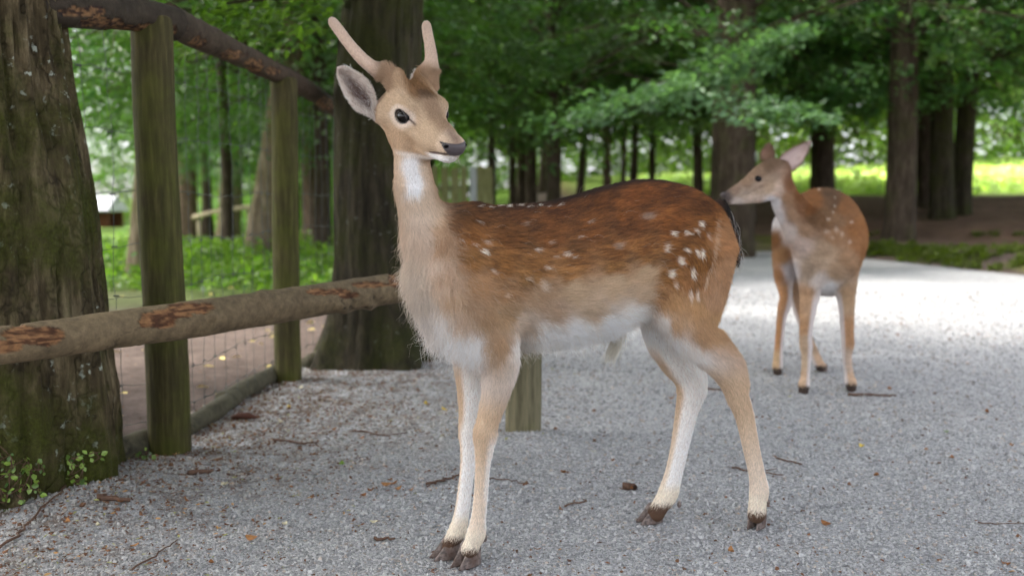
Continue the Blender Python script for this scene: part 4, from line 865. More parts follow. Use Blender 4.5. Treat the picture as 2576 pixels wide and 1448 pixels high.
        for su, sv, ru, rv, a in spots:
            q = min(1, a*1.3)*smooth(1.25, .6, np.sqrt(((u-su)/(ru*1.12))**2+((v-sv)/(rv*1.12))**2) + .25*jit)
            col = col*(1-q[:, None]) + C(236, 222, 206)*q[:, None]
        # pale line down the edge of the rump
        lx = np.interp(v, [545, 600, 650, 690, 725], [1800, 1799, 1793, 1780, 1770]); q = .6*smooth(5, 1.5, np.abs(u-lx)+2*jit)*((v > 550) & (v < 722)); col = col*(1-q[:, None]) + C(222, 198, 170)*q[:, None]
        # legs: tan in front and outside, white inside and behind
        for key, sd in (('leg_fn', 1), ('leg_ff', -1), ('leg_hn', 1), ('leg_hf', -1)):
            w = g(key); ot = w > .02
            med = -N[:, 1]*sd; fr = N[:, 0]
            lo = smooth(.42, .30, P[:, 2]) if 'f' == key[4] else smooth(.40, .34, P[:, 2])
            wl = smooth(*((-.85, .15) if key[4] == 'f' else (-.40, .35)), med*1.0 - fr*0.75 + .15*jit); wu = smooth(.15, .65, med*1.0 - fr*0.45 + .1*jit); zk = smooth(.30, .36, P[:, 2]) if key[4] == 'f' else smooth(.36, .44, P[:, 2]); wh = wl*(1-zk)+wu*zk
            low = smooth(.34, .12, P[:, 2]); wh = np.clip(wh*.9 + .18*low, 0, 1)
            tan = C(204, 178, 150)*(1-low[:, None]) + C(220, 200, 178)*low[:, None]
            if key[4] == 'f':
                kn = smooth(.345, .30, P[:, 2])*smooth(.14, .2, P[:, 2]); wh = np.maximum(wh, kn*.75*smooth(.5, -.2, fr - .2*med))
            cl = tan*(1-wh[:, None]) + C(236, 228, 222)*wh[:, None]
            pas = smooth(.125, .085, P[:, 2]); cl = cl*(1-pas[:, None]) + (C(236, 224, 208)*.75+C(214, 190, 160)*.25)*pas[:, None]
            dk = smooth(.066, .054, P[:, 2]+.010*jit); cl = cl*(1-dk[:, None]) + C(92, 70, 56)*dk[:, None]
            upz = .40 if key[4] == 'f' else .43
            b = smooth(.05, .5, w)*smooth(upz+.05, upz-.03, P[:, 2])
            if sd < 0: b = smooth(.05, .4, w)*smooth(.52, .42, P[:, 2])
            col = col*(1-b[:, None]) + cl*b[:, None]
        # neck
        w = g('neck')*smooth(.70, .78, P[:, 2]); w = np.clip(w*1.6, 0, 1)*(P[:, 0] > tp[-1, 0]-.13)
        uu, vv = project(d.wor(P)); fc = smooth(-.2, .9, N[:, 1]*.75 + N[:, 0]*.35)
        nc = C(176, 148, 120)*(1-fc[:, None]) + C(216, 196, 174)*fc[:, None]
        q = smooth(36, 14, np.abs(uu-1037-6*np.sin(vv/14))+8*jit)*smooth(380, 405, vv)*smooth(512, 478, vv+6*jit)*fc; nc = nc*(1-q[:, None]) + C(240, 238, 238)*q[:, None]
        q = .55*smooth(48, 14, np.abs(uu-1050))*smooth(500, 560, vv)*fc; nc = nc*(1-q[:, None]) + C(226, 210, 196)*q[:, None]
        q = smooth(.03, .0, np.abs(P[:, 1]))*smooth(.1, -.5, N[:, 0]); nc = nc*(1-.5*q[:, None]) + C(110, 74, 46)*.5*q[:, None]
        w = w*smooth(610, 540, vv); col = col*(1-w[:, None]) + nc*w[:, None]
        # head
        X = hl(P); x, y, z = X[:, 0], np.abs(X[:, 1]), X[:, 2]
        w = np.maximum(smooth(.04, .3, g('head')), ((x > -7) & (z > -8.5) & (z < 10)).astype(float))*(np.linalg.norm(X-np.array([1, 0, -.5]), axis=1) < 17)*smooth(-9.6, -8.2, z)*(P[:, 2] > .84)
        hc_ = np.tile(C(186, 161, 134), (n, 1))
        def lay(c, q, a=1.0):
            nonlocal hc_; q = np.clip(q*a, 0, 1)[:, None]; hc_ = hc_*(1-q) + np.array(C(*c))*q
        bz = z+np.maximum(x-1, 0)*.29                                                                 # height over the line of the muzzle
        lay((194, 164, 134), smooth(-1.5, -4.5, bz)*smooth(9, 2, x), .7)
        lay((152, 124, 100), smooth(2.8, 1.0, y)*smooth(0, 4, x)*smooth(-.4, 1.2, bz), .8)              # bridge of the nose
        lay((132, 98, 66), smooth(4.1, 2.4, y+.5*jit)*smooth(1.8, 3.4, z)*smooth(3.2, .6, x), 1)       # crown patch
        lay((96, 72, 54), smooth(3.0, 1.0, y+.6*jit)*smooth(2.2, .6, np.abs(x-1.0))*smooth(1.6, 2.6, z), .85)
        er = np.sqrt(((x-.1)/2.12)**2+((z+.1)/1.5)**2); side = smooth(3.0, 4.2, y)
        lay((224, 208, 194), smooth(1.9, 1.2, er)*side, .85)
        lay((206, 186, 168), smooth(2.3, 1.5, er+.5*(z > 0))*side, .5)
        lay((38, 26, 24), smooth(1.12, .98, er)*side, 1)
        lay((66, 46, 42), smooth(.38, .12, np.abs(z+.2+.5*(x-2.2)))*smooth(1.9, 2.4, x)*smooth(4.6, 3.8, x)*side, .9)
        lay((206, 184, 162), smooth(9.8, 11.6, x)*smooth(-.2, .6, y), .6)                              # pale muzzle ring
        lay((150, 126, 110), smooth(9.6, 11.6, x)*smooth(1.5, .5, y)*smooth(-4.0, -3.0, z), .8)
        lay((238, 232, 228), smooth(-5.7, -6.1, z+.14*(x-11)*-1)*smooth(5, 8, x), .95)                                # white chin
        lay((230, 220, 212), smooth(-7.2, -8.2, z)*smooth(-4, 1, x), .9)
        lay((60, 46, 44), smooth(.36, .18, np.abs(z+5.6+.16*(10.8-x)*1.1))*smooth(7.8, 8.8, x), .85)
        lay((170, 138, 106), smooth(4.2, 6.2, z)*smooth(1.2, 2.4, y), .55)
        lay((120, 94, 76), smooth(-6.2, -7.6, x)*smooth(2, 4, y), .35)
        col = col*(1-w[:, None]) + hc_*w[:, None]
        # tail: black above, white below
        w = smooth(.25, .7, g('tail'))*(P[:, 0] < -.55); tc = np.where((N[:, 0] < -.2)[:, None], C(34, 28, 28), C(40, 32, 30)); col = col*(1-w[:, None]) + tc*w[:, None]
        return np.clip(col, 0.005, 0.9), fl_, zn, u, v, X, w
    me = mesh_data('deer_body', V, Q, MAT['hide']); N = np.empty(len(V)*3, np.float32); me.vertices.foreach_get('normal', N); N = N.reshape(-1, 3).astype(float)
    col, _, zn, u, v, X, _ = coat(V, N, np.zeros(len(V)))
    c4 = np.ones((len(V), 4), np.float32); c4[:, :3] = col*.8; me.attributes.new('col', 'FLOAT_COLOR', 'POINT').data.foreach_set('color', c4.ravel())
    root = empty('fallow_buck', d.O, math.atan2(d.X[1], d.X[0]))
    tag(root, 'young fallow deer buck with spike velvet antlers, standing on the gravel with its head turned', 'deer')
    body = link('body', me, root)

    # --- fur
    rng = np.random.default_rng(7)
    dens = np.full(len(V), 230e3); dens[V[:, 2] < .42] = 200e3
    Xd = X-np.array([10.4, 0, -4.05]); az_ = np.degrees(np.abs(np.arctan2(Xd[:, 1], Xd[:, 0]))); el_ = np.degrees(np.arctan2(Xd[:, 2], np.hypot(Xd[:, 0], Xd[:, 1])))
    nose = (X[:, 0] > 10) & (el_ < 16+8*np.clip(az_/72, 0, 1)**1.3) & (el_ > -21) & (az_ < 22+50*np.clip((el_+21)/42, 0, 1)**1.2)
    dens[nose] = 0
    hd = np.linalg.norm(X-np.array([2, 0, -2]), axis=1) < 14; dens[hd & ~nose] = 420e3
    eye = (np.sqrt(((X[:, 0]-.1)/2.12)**2+((X[:, 2]+.1)/1.5)**2) < 1.0) & (np.abs(X[:, 1]) > 3.3); dens[eye] = 0
    dens[V[:, 2] < .045] = 0
    P, Nn = sample_surface(V, N, Q, dens, rng); n = len(P); jit = rng.random(n)
    col, fl_, zn, u, v, X, tw = coat(P, Nn, jit)
    g = lambda k: np.broadcast_to(zn.get(k, 0), (n,))
    isleg = (P[:, 2] < .45); ishead = (np.linalg.norm(X-np.array([1, 0, -2]), axis=1) < 13.5) & (P[:, 2] > .83)
    L = np.full(n, .020); L[isleg] = .009 + .008*smooth(.25, .45, P[isleg, 2]); L[ishead] = .0075
    L[ishead & (X[:, 0] > 7)] = .0045
    eyer = np.sqrt(((X[:, 0]-.1)/2.12)**2+((X[:, 2]+.1)/1.5)**2); neye = ishead & (eyer < 1.8) & (np.abs(X[:, 1]) > 3); L[neye] = .0035
    L[ishead & (X[:, 2] > 3.0) & (np.abs(X[:, 1]) < 3)] = .012
    chest = (~ishead)*smooth(.10, .2, P[:, 0])*smooth(.84, .76, P[:, 2])*smooth(.48, .54, P[:, 2])*smooth(.0, .6, Nn[:, 0]-.3*Nn[:, 2]); L += .012*chest
    belly = smooth(-.25, -.8, Nn[:, 2])*smooth(.46, .5, P[:, 2])*(~ishead); L += .016*belly
    rear = smooth(-.3, -.8, Nn[:, 0])*(P[:, 0] < -.3)*(P[:, 2] > .45); L += .006*rear
    fl = fl_.copy(); trunkw = (g('trunk') > .3)
    fl[:, 2] -= .28*trunkw; fl[:, 2] -= .5*belly + .45*chest
    rad_ = ((X-np.array([.1, 0, -.1]))*np.array([1, 0, 1]))@M.T; fl[neye] = unit(rad_[neye])*1.2+.6*fl[neye]
    T = unit(fl - (fl*Nn).sum(1, keepdims=True)*Nn)
    lift = .30 + .22*(chest+belly) ; lift[isleg] = .24; lift[ishead] = .22
    D = unit(T + lift[:, None]*Nn + .16*rng.normal(size=(n, 3)) + (.22*(chest+belly))[:, None]*rng.normal(size=(n, 3)))
    L *= .65 + .6*rng.random(n)
    dk_ = smooth(.30, .12, col.mean(1))[:, None]; colh = col*(1 + (.30+.55*dk_)*(rng.random((n, 1))-.5))
    colh = np.clip(colh*(1.12+.10*smooth(.5, .8, col.mean(1)))[:, None], 0, .95)
    rad = np.where(ishead, .00030, .00040)
    keep = ~((u > 1780) & (g('tail') > .6) & (P[:, 0] < -.56))
    hair_object('fur', P[keep], D[keep], Nn[keep], L[keep], colh[keep], rad[keep], MAT['fur'], body, rng, curl=(.05+.25*chest+.2*belly)[keep], pts=4, sag=(.15*(chest+belly))[keep])
    # long guard hairs, pale and loose
    pick = rng.random(n) < (.0006 + .030*chest + .025*belly + .004*trunkw*(P[:, 2] < .72))*(~ishead)*(P[:, 2] > .44)
    k = pick.sum(); gl = (.022+.018*rng.random(k))*(1+.5*(chest+belly)[pick])
    hair_object('guard_hair', P[pick], unit(D[pick]+.35*Nn[pick]), Nn[pick], gl, np.clip(col[pick]*.4+srgb(232, 214, 190)*.6, 0, .9), np.full(k, .00020), MAT['fur'], body, rng, curl=np.full(k, .32), pts=7, sag=np.full(k, .25))
    # tail brush
    tq3 = np.array([d.P(a, b, 0) for a, b in ((1812, 508), (1826, 535), (1834, 570), (1837, 600), (1838, 628))]); m = 9000
    s = rng.random(m)**.8; pp = np.stack([np.interp(s, np.linspace(0, 1, 5), tq3[:, i]) for i in range(3)], -1)
    ang = rng.random(m)*6.283; rr = d.R(13, (0, 0, .7))*(1-.4*s); out = np.stack([np.cos(ang), np.sin(ang), 0*ang], -1); pp = pp+out*rr[:, None]
    dd = unit(np.stack([-.28+0*s, 0*s, -1+.2*s], -1)+.22*out*1.2+.12*rng.normal(size=(m, 3)))
    white = (rng.random(m) < .012+.05*(out[:, 0] < -.5)); tc = np.where(white[:, None], srgb(206, 200, 194), srgb(12, 10, 10))
    tcv, tcf = tube(tq3, [.014, .014, .013, .011, .006], 10); tail = link('tail', mesh_data('tail', tcv, tcf, MAT['hide'], col=np.tile(srgb(14, 12, 12), (len(tcv), 1))), root)
    hair_object('tail_hair', pp, dd, out, .024+.026*rng.random(m)+.045*white*rng.random(m), tc, np.where(white, .0003, .0007), MAT['fur'], tail, rng, curl=np.where(white, .22, .06), pts=6, sag=np.full(m, .1))
    # tassel under the belly
    m = 260; c = d.P(1556, 836, 0); pp = c+rng.normal(size=(m, 3))*np.array([.008, .006, .006])
    dd = unit(np.array([.22, 0, -1])+.10*rng.normal(size=(m, 3)))
    hair_object('belly_tassel', pp, dd, np.tile([0, 1.0, 0], (m, 1)), .045+.05*rng.random(m), np.tile(srgb(214, 206, 188), (m, 1))*(.7+.4*rng.random((m, 1))), np.full(m, .0004), MAT['fur'], body, rng, curl=np.full(m, .10), pts=6)

    # --- hooves and dew claws
    for i, (uu, vv, yaw, ln, hh) in enumerate([(1178, 1424, 26, .070, .048), (1128, 1405, 6, .067, .044), (1903, 1327, 36, .064, .043), (1639, 1316, 4, .067, .042)]):
        p = d.loc(ground(uu, vv)); o = link('hoof', claw_mesh('hoof', MAT['hoof'], ln, hh), root, (p[0], p[1], .006), (0, 0, math.radians(yaw)))
    for (uu, vv, off) in ((1219, 1352, .056), (1213, 1356, .03), (1708, 1268, -.06), (1931, 1262, .075)):
        p = d.P(uu, vv, off); link('dew_claw', ball_mesh('dew_claw', MAT['hoof'], (.006, .0055, .009), 10, 8), root, p)
    # --- eyes, nose, ears, antlers
    for sg in (-1, 1):
        o = link('eye', ball_mesh('eye', MAT['eye'], (.0235, .0200, .0172)), root, h(.1, sg*4.22, -.1)); o.rotation_euler = Matrix(M.tolist()).to_euler()
        # lids: a dark wet rim
        a = np.linspace(0, 2*np.pi, 33)[:-1]
        rim = []
        for t in a:
            x_, z_ = 2.06*math.cos(t), 1.40*math.sin(t)-.15*math.cos(t); yb = 4.12+2.0*math.sqrt(max(0, 1-(x_/2.35)**2-(z_/1.72)**2)); rim.append(h(x_+.1, sg*(yb+.13), z_-.1))
        rim = np.array(rim); rim = np.vstack([rim, rim[:1]])
        vt, ft = tube(rim, .0014, 6, caps=False); link('eyelid', mesh_data('eyelid', vt, ft, MAT['lid']), root)
        m = 70; ta = np.linspace(.25, 2.7, m); pb = np.array([h(2.2*math.cos(t)+.1, sg*5.3, 1.55*math.sin(t)-.1) for t in ta]); od = M@np.array([.25, sg*.9, .45]); dd = unit(od+.18*rng.normal(size=(m, 3)))
        hair_object('eyelash', pb, dd, np.tile(M[:, 2], (m, 1)), .012+.005*rng.random(m), np.tile(srgb(30, 22, 20), (m, 1)), np.full(m, .00022), MAT['fur'], o, rng, pts=4)
    # nose pad: a shaped leather plate hugging the muzzle
    from mathutils.bvhtree import BVHTree
    bvh = BVHTree.FromPolygons([Vector(p.tolist()) for p in V], [tuple(map(int, q)) for q in Q])
    nu, nv = 40, 26; gv = np.zeros((nv, nu, 3)); nost_ = np.zeros((nv, nu))
    for j in range(nv):
        for i in range(nu):
            a = -1+2*i/(nu-1); b = j/(nv-1)
            ps = a*math.radians(74*(1-b)**1.2+24*b**.7); el = math.radians((17+9*abs(a)**1.3)*(1-b)+(-23)*b)
            dr = np.array([math.cos(ps)*math.cos(el), math.sin(ps)*math.cos(el), math.sin(el)]); c0 = np.array([10.4, 0, -4.05])
            hit = bvh.ray_cast(Vector(h(*(c0+dr*8)).tolist()), Vector((-(M@dr)).tolist()))[0]
            q0 = (np.array(hit)-E)@M*100 if hit is not None else c0+dr*2.2
            ed = max(abs(a), abs(2*b-1)); off = .36*(1-ed**6)-.05
            nq = math.exp(-(((abs(a)-.70)/.22)**2+((b-.24-.15*(abs(a)-.6))/.17)**2)**2); gv[j, i] = q0+dr*(off-.20*nq); nost_[j, i] = nq
    G = np.array([h(*p) for p in gv.reshape(-1, 3)]); ii, jj = np.meshgrid(np.arange(nv-1), np.arange(nu-1), indexing='ij')
    Fq = np.stack([ii*nu+jj, ii*nu+jj+1, (ii+1)*nu+jj+1, (ii+1)*nu+jj], -1).reshape(-1, 4)
    nost = smooth(.1, .5, nost_.ravel())
    ncol = srgb(66, 58, 60)*(1-nost[:, None])+srgb(12, 8, 8)*nost[:, None]  # shade of the nostril hollow mixed into the pad colour
    link('nose', mesh_data('nose', G, Fq, MAT['nose'], col=ncol), root)
    for sg in (-1, 1):
        i_, j_ = int(round((.5+sg*.30)*(nu-1))), int(round(.27*(nv-1))); pn = gv[j_, i_]
        o = link('nostril', ball_mesh('nostril', MAT['nostril'], (.0028, .0062, .0034), 14, 10), root, h(*pn)); o.rotation_euler = (Matrix(M.tolist()) @ Matrix.Rotation(sg*math.radians(42), 3, 'Z') @ Matrix.Rotation(-sg*math.radians(18), 3, 'X')).to_euler()  # dark ball set into the pad stands for the shaded hole
    lp = [(8.3, 2.85, -6.05), (9.6, 2.5, -5.85), (11.2, 2.0, -5.55), (12.5, 1.2, -5.3), (13.1, 0, -5.2)]; lp = [(x, -y, z) for x, y, z in lp]+[(x, y, z) for x, y, z in lp[-2::-1]]
    lipv, lipf = tube(np.array([h(*q) for q in lp]), [.0006, .0013, .0017, .002, .002, .002, .0017, .0013, .0006], 8)
    link('mouth', mesh_data('mouth', lipv, lipf, MAT['lip']), root)
    ear_edges(d, root, rng, [(946, 262), (941, 238), (930, 210), (905, 188), (878, 174), (863, 170)], [(946, 302), (926, 290), (896, 278), (872, 246), (855, 205), (851, 184)], (853, 174), d.wor(h(-8.2, -6.0, 2))[1], -.035)
    ear_edges(d, root, rng, [(1046, 246), (1036, 222), (1034, 206), (1040, 190), (1050, 181)], [(1092, 250), (1096, 228), (1094, 206), (1086, 190), (1074, 181)], (1062, 177), d.wor(h(-8.2, 5.6, 2))[1], .02)
    bd = d.wor(h(-5.5, -3.4, 6))[1]; bl = d.wor(h(-5.5, 3.4, 6))[1]
    A1 = [(998, 228, bd, 21), (985, 205, bd-.002, 22), (972, 184, bd-.004, 24.5), (957, 180, bd-.006, 21), (940, 173, bd-.01, 18), (915, 153, bd-.015, 16.5), (893, 130, bd-.018, 15.5), (872, 104, bd-.02, 14.5), (855, 80, bd-.02, 14), (842, 63, bd-.02, 13.5), (836, 55, bd-.02, 11), (832, 49, bd-.02, 5)]
    A2 = [(1086, 232, bl, 19), (1081, 210, bl, 22), (1077, 188, bl, 26), (1082, 172, bl, 22), (1085, 156, bl+.004, 17.5), (1083, 130, bl+.006, 15.5), (1079, 105, bl+.008, 14), (1075, 84, bl+.01, 13), (1073, 70, bl+.01, 12.5), (1072, 62, bl+.01, 10), (1071.5, 57, bl+.01, 5)]
    for A in (A1, A2):
        q = np.array([d.D(a, b, c) for a, b, c, r in A]); rr = np.array([d.R(r-3, x) for (a, b, c, r), x in zip(A, q)])
        tt = np.linspace(0, 1, len(A)); t2 = np.linspace(0, 1, 46); qq = np.stack([np.interp(t2, tt, q[:, i]) for i in range(3)], -1); r2 = np.interp(t2, tt, rr)
        for _ in range(2): qq[1:-1] = (qq[:-2]+2*qq[1:-1]+qq[2:])/4
        va, fa = tube(qq, r2, 18, .05, 60, 4)
        base = smooth(.42, .18, np.repeat(t2, 18)); cc = C(214, 188, 168)*(1-base[:, None])+C(180, 150, 122)*base[:, None]; cc = np.vstack([cc, cc[:1], cc[-1:]])
        o = link('antler', mesh_data('antler', va, fa, MAT['hide'], col=cc*.9), root)
        m = 9000; s = rng.random(m); ix = np.clip((s*45).astype(int), 0, 44); an = rng.random(m)*6.283; Tn = unit(np.gradient(qq, axis=0))[ix]
        S1 = unit(np.cross(Tn, [0.3, .5, .8])); S2 = np.cross(Tn, S1); oo = np.cos(an)[:, None]*S1+np.sin(an)[:, None]*S2
        pc = np.stack([np.interp(s, t2, qq[:, i]) for i in range(3)], -1); pr = np.interp(s, t2, r2); bb = smooth(.42, .2, s)
        cl = C(226, 204, 186)*(1-bb[:, None])+C(182, 152, 124)*bb[:, None]
        cor = np.exp(-((s-.19)/.05)**2); hl_ = .0045+.005*bb+.006*cor
        hair_object('velvet', pc+oo*pr[:, None]*.97, unit(oo*.8+Tn*.7+.2*rng.normal(size=(m, 3))), oo, hl_, np.clip(cl*(.85+.3*rng.random((m, 1))), 0, .9), np.full(m, .00030), MAT['fur'], o, rng, pts=3)
    # chin whiskers
    m = 26; pb = np.array([h(8.5+3.6*rng.random(), -1.6+3.2*rng.random(), -7.0) for _ in range(m)]); dd = unit(np.tile(M@np.array([.3, 0, -1.0]), (m, 1))+.35*rng.normal(size=(m, 3)))
    hair_object('whisker', pb, dd, np.tile(M[:, 0], (m, 1)), .012+.016*rng.random(m), np.tile(srgb(220, 212, 204), (m, 1)), np.full(m, .00011), MAT['fur'], body, rng, curl=np.full(m, .05), pts=5)
    return d

def ear_edges(d, root, rng, upx, lox, tipx, y0, dy):
    n, w = 26, 17
    def interp(px, s):
        a = np.array(px+[tipx], float); k = np.linspace(0, 1, len(a)); return np.stack([np.interp(s, k, a[:, 0]), np.interp(s, k, a[:, 1])], -1)
    s = np.linspace(0, 1, n); U_, L_ = interp(upx, s), interp(lox, s)
    for _ in range(2):
        U_[1:-1] = (U_[:-2]+2*U_[1:-1]+U_[2:])/4; L_[1:-1] = (L_[:-2]+2*L_[1:-1]+L_[2:])/4
    V = np.zeros((n, w, 3))
    for i in range(n):
        for j in range(w):
            a = j/(w-1); p = U_[i]*(1-a)+L_[i]*a; b = 2*a-1
            cup = .030*(1-b*b)*math.sin(math.pi*min(1, .18+.8*s[i]))*(1-.35*s[i])
            V[i, j] = d.loc(at_depth(p[0], p[1], y0 + dy*s[i] + cup + .012*(a-.5)))
    cam = d.loc(np.array([0, 0, H])); inner = V.reshape(-1, 3); vd = unit(inner-cam)
    edge = (1-np.abs(np.linspace(-1, 1, w))**4)[None, :]*np.sin(np.pi*np.clip(s*.98+.01, 0, 1))[:, None]**.4
    outer = inner + vd*(.0015+.004*edge.reshape(-1, 1))
    ii, jj = np.meshgrid(np.arange(n-1), np.arange(w-1), indexing='ij')
    Fi = np.stack([ii*w+jj, ii*w+jj+1, (ii+1)*w+jj+1, (ii+1)*w+jj], -1).reshape(-1, 4); k = n*w
    Fo = Fi[:, ::-1]+k; rimi = np.concatenate([np.arange(w), np.arange(1, n)*w+w-1, (n-1)*w+np.arange(w-2, -1, -1), np.arange(n-2, 0, -1)*w])
    Fr = np.stack([rimi, np.roll(rimi, -1), np.roll(rimi, -1)+k, rimi+k], -1)[:, ::-1]
    Vv = np.vstack([inner, outer]); Fv = np.vstack([Fi, Fo, Fr])
    ss = np.repeat(s, w); bb = np.tile(np.linspace(-1, 1, w), n)
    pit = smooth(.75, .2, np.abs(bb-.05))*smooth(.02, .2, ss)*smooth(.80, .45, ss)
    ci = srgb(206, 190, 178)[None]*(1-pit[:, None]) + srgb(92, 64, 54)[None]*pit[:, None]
    edg = smooth(.72, .95, np.abs(bb))[:, None]; ci = ci*(1-.6*edg)+srgb(222, 210, 200)*.6*edg
    co = np.tile(srgb(150, 122, 98), (k, 1)); colr = np.vstack([ci, co])
    if True:
        Vx, Fx = Vv, Fv
        me = mesh_data('ear', Vx, Fx, MAT['hide'], col=colr); o = link('ear', me, root)
        inn = Vx[:k]; out = Vx[k:]; nin = unit(inn-out); m = 9000
        q = rng.integers(0, k, m); q2 = np.clip(q+rng.choice([1, w, -1, -w], m), 0, k-1); f = rng.random((m, 1)); pp = inn[q]*(1-f)+inn[q2]*f
        tip = unit(Vx[(n-1)*w+w//2]-Vx[w//2]); cc = ci[q]*(.8+.35*rng.random((m, 1)))
        side = np.sign(bb[q])[:, None]*unit(Vx[(n//2)*w+w-1]-Vx[(n//2)*w])
        lng = .005+.010*rng.random(m)*(rng.random(m) < .35)*(ss[q] < .75)
        hair_object('ear_hair', pp, unit(tip*.9+.35*nin[q]+.35*rng.normal(size=(m, 3))), nin[q], lng, np.clip(cc*1.05+.22*(lng > .008)[:, None], 0, .9), np.full(m, .00028), MAT['fur'], o, rng, curl=np.full(m, .1), pts=4)
        m = 7000; q = rng.integers(0, k, m); q2 = np.clip(q+rng.choice([1, w, -1, -w], m), 0, k-1); f = rng.random((m, 1)); pp = out[q]*(1-f)+out[q2]*f
        hair_object('ear_back_hair', pp, unit(tip*.9-.3*nin[q]+.15*rng.normal(size=(m, 3))), -nin[q], np.full(m, .006), co[q]*(.8+.4*rng.random((m, 1))), np.full(m, .00028), MAT['fur'], o, rng, pts=3)
        rim = rimi; m = 2500; q = rng.choice(rim, m); nx_ = {a: b for a, b in zip(rim, np.roll(rim, -1))}; q2 = np.array([nx_[a] for a in q]); f = rng.random((m, 1)); pp = Vx[q]*(1-f)+Vx[q2]*f
        cen = Vx[:k].mean(0); od = unit(pp-cen)
        hair_object('ear_rim_hair', pp, unit(od*.6+tip*.7+.3*rng.normal(size=(m, 3))), nin[q], np.full(m, .006), np.tile(srgb(218, 204, 192), (m, 1))*(.85+.3*rng.random((m, 1))), np.full(m, .00026), MAT['fur'], o, rng, pts=3)

def deer_materials():
    MAT['fur'] = fur_material(); MAT['hide'] = skin_material(); MAT['hoof'] = hoof_material()
    s = NT('wet black eye'); MAT['eye'] = s.principled((.004, .003, .003), 0.03, spec=0.22)
    MAT['lid'] = wet_material('dark wet rim', srgb(34, 26, 26), 0.35, 0.5)
    s = NT('nostril shade black'); MAT['nostril'] = s.principled((.004, .003, .003), .9, spec=.05)  # near-black stands for shade inside the hole
    MAT['lip'] = wet_material('dark lip skin', srgb(98, 74, 72), 0.5, 0.4)
    MAT['nose_plain'] = wet_material('dark muzzle', srgb(70, 60, 60), .45, .4, .3)
    s = NT('leathery nose'); c = s.n('Attribute', attribute_name='col').outputs['Color']; v = s.coord('Object'); vo = s.n('TexVoronoi', i={'Vector': v, 'Scale': 420}).outputs[0]
    MAT['nose'] = s.principled(c, 0.45, s.bump(vo, .35, .0012), 0.5)

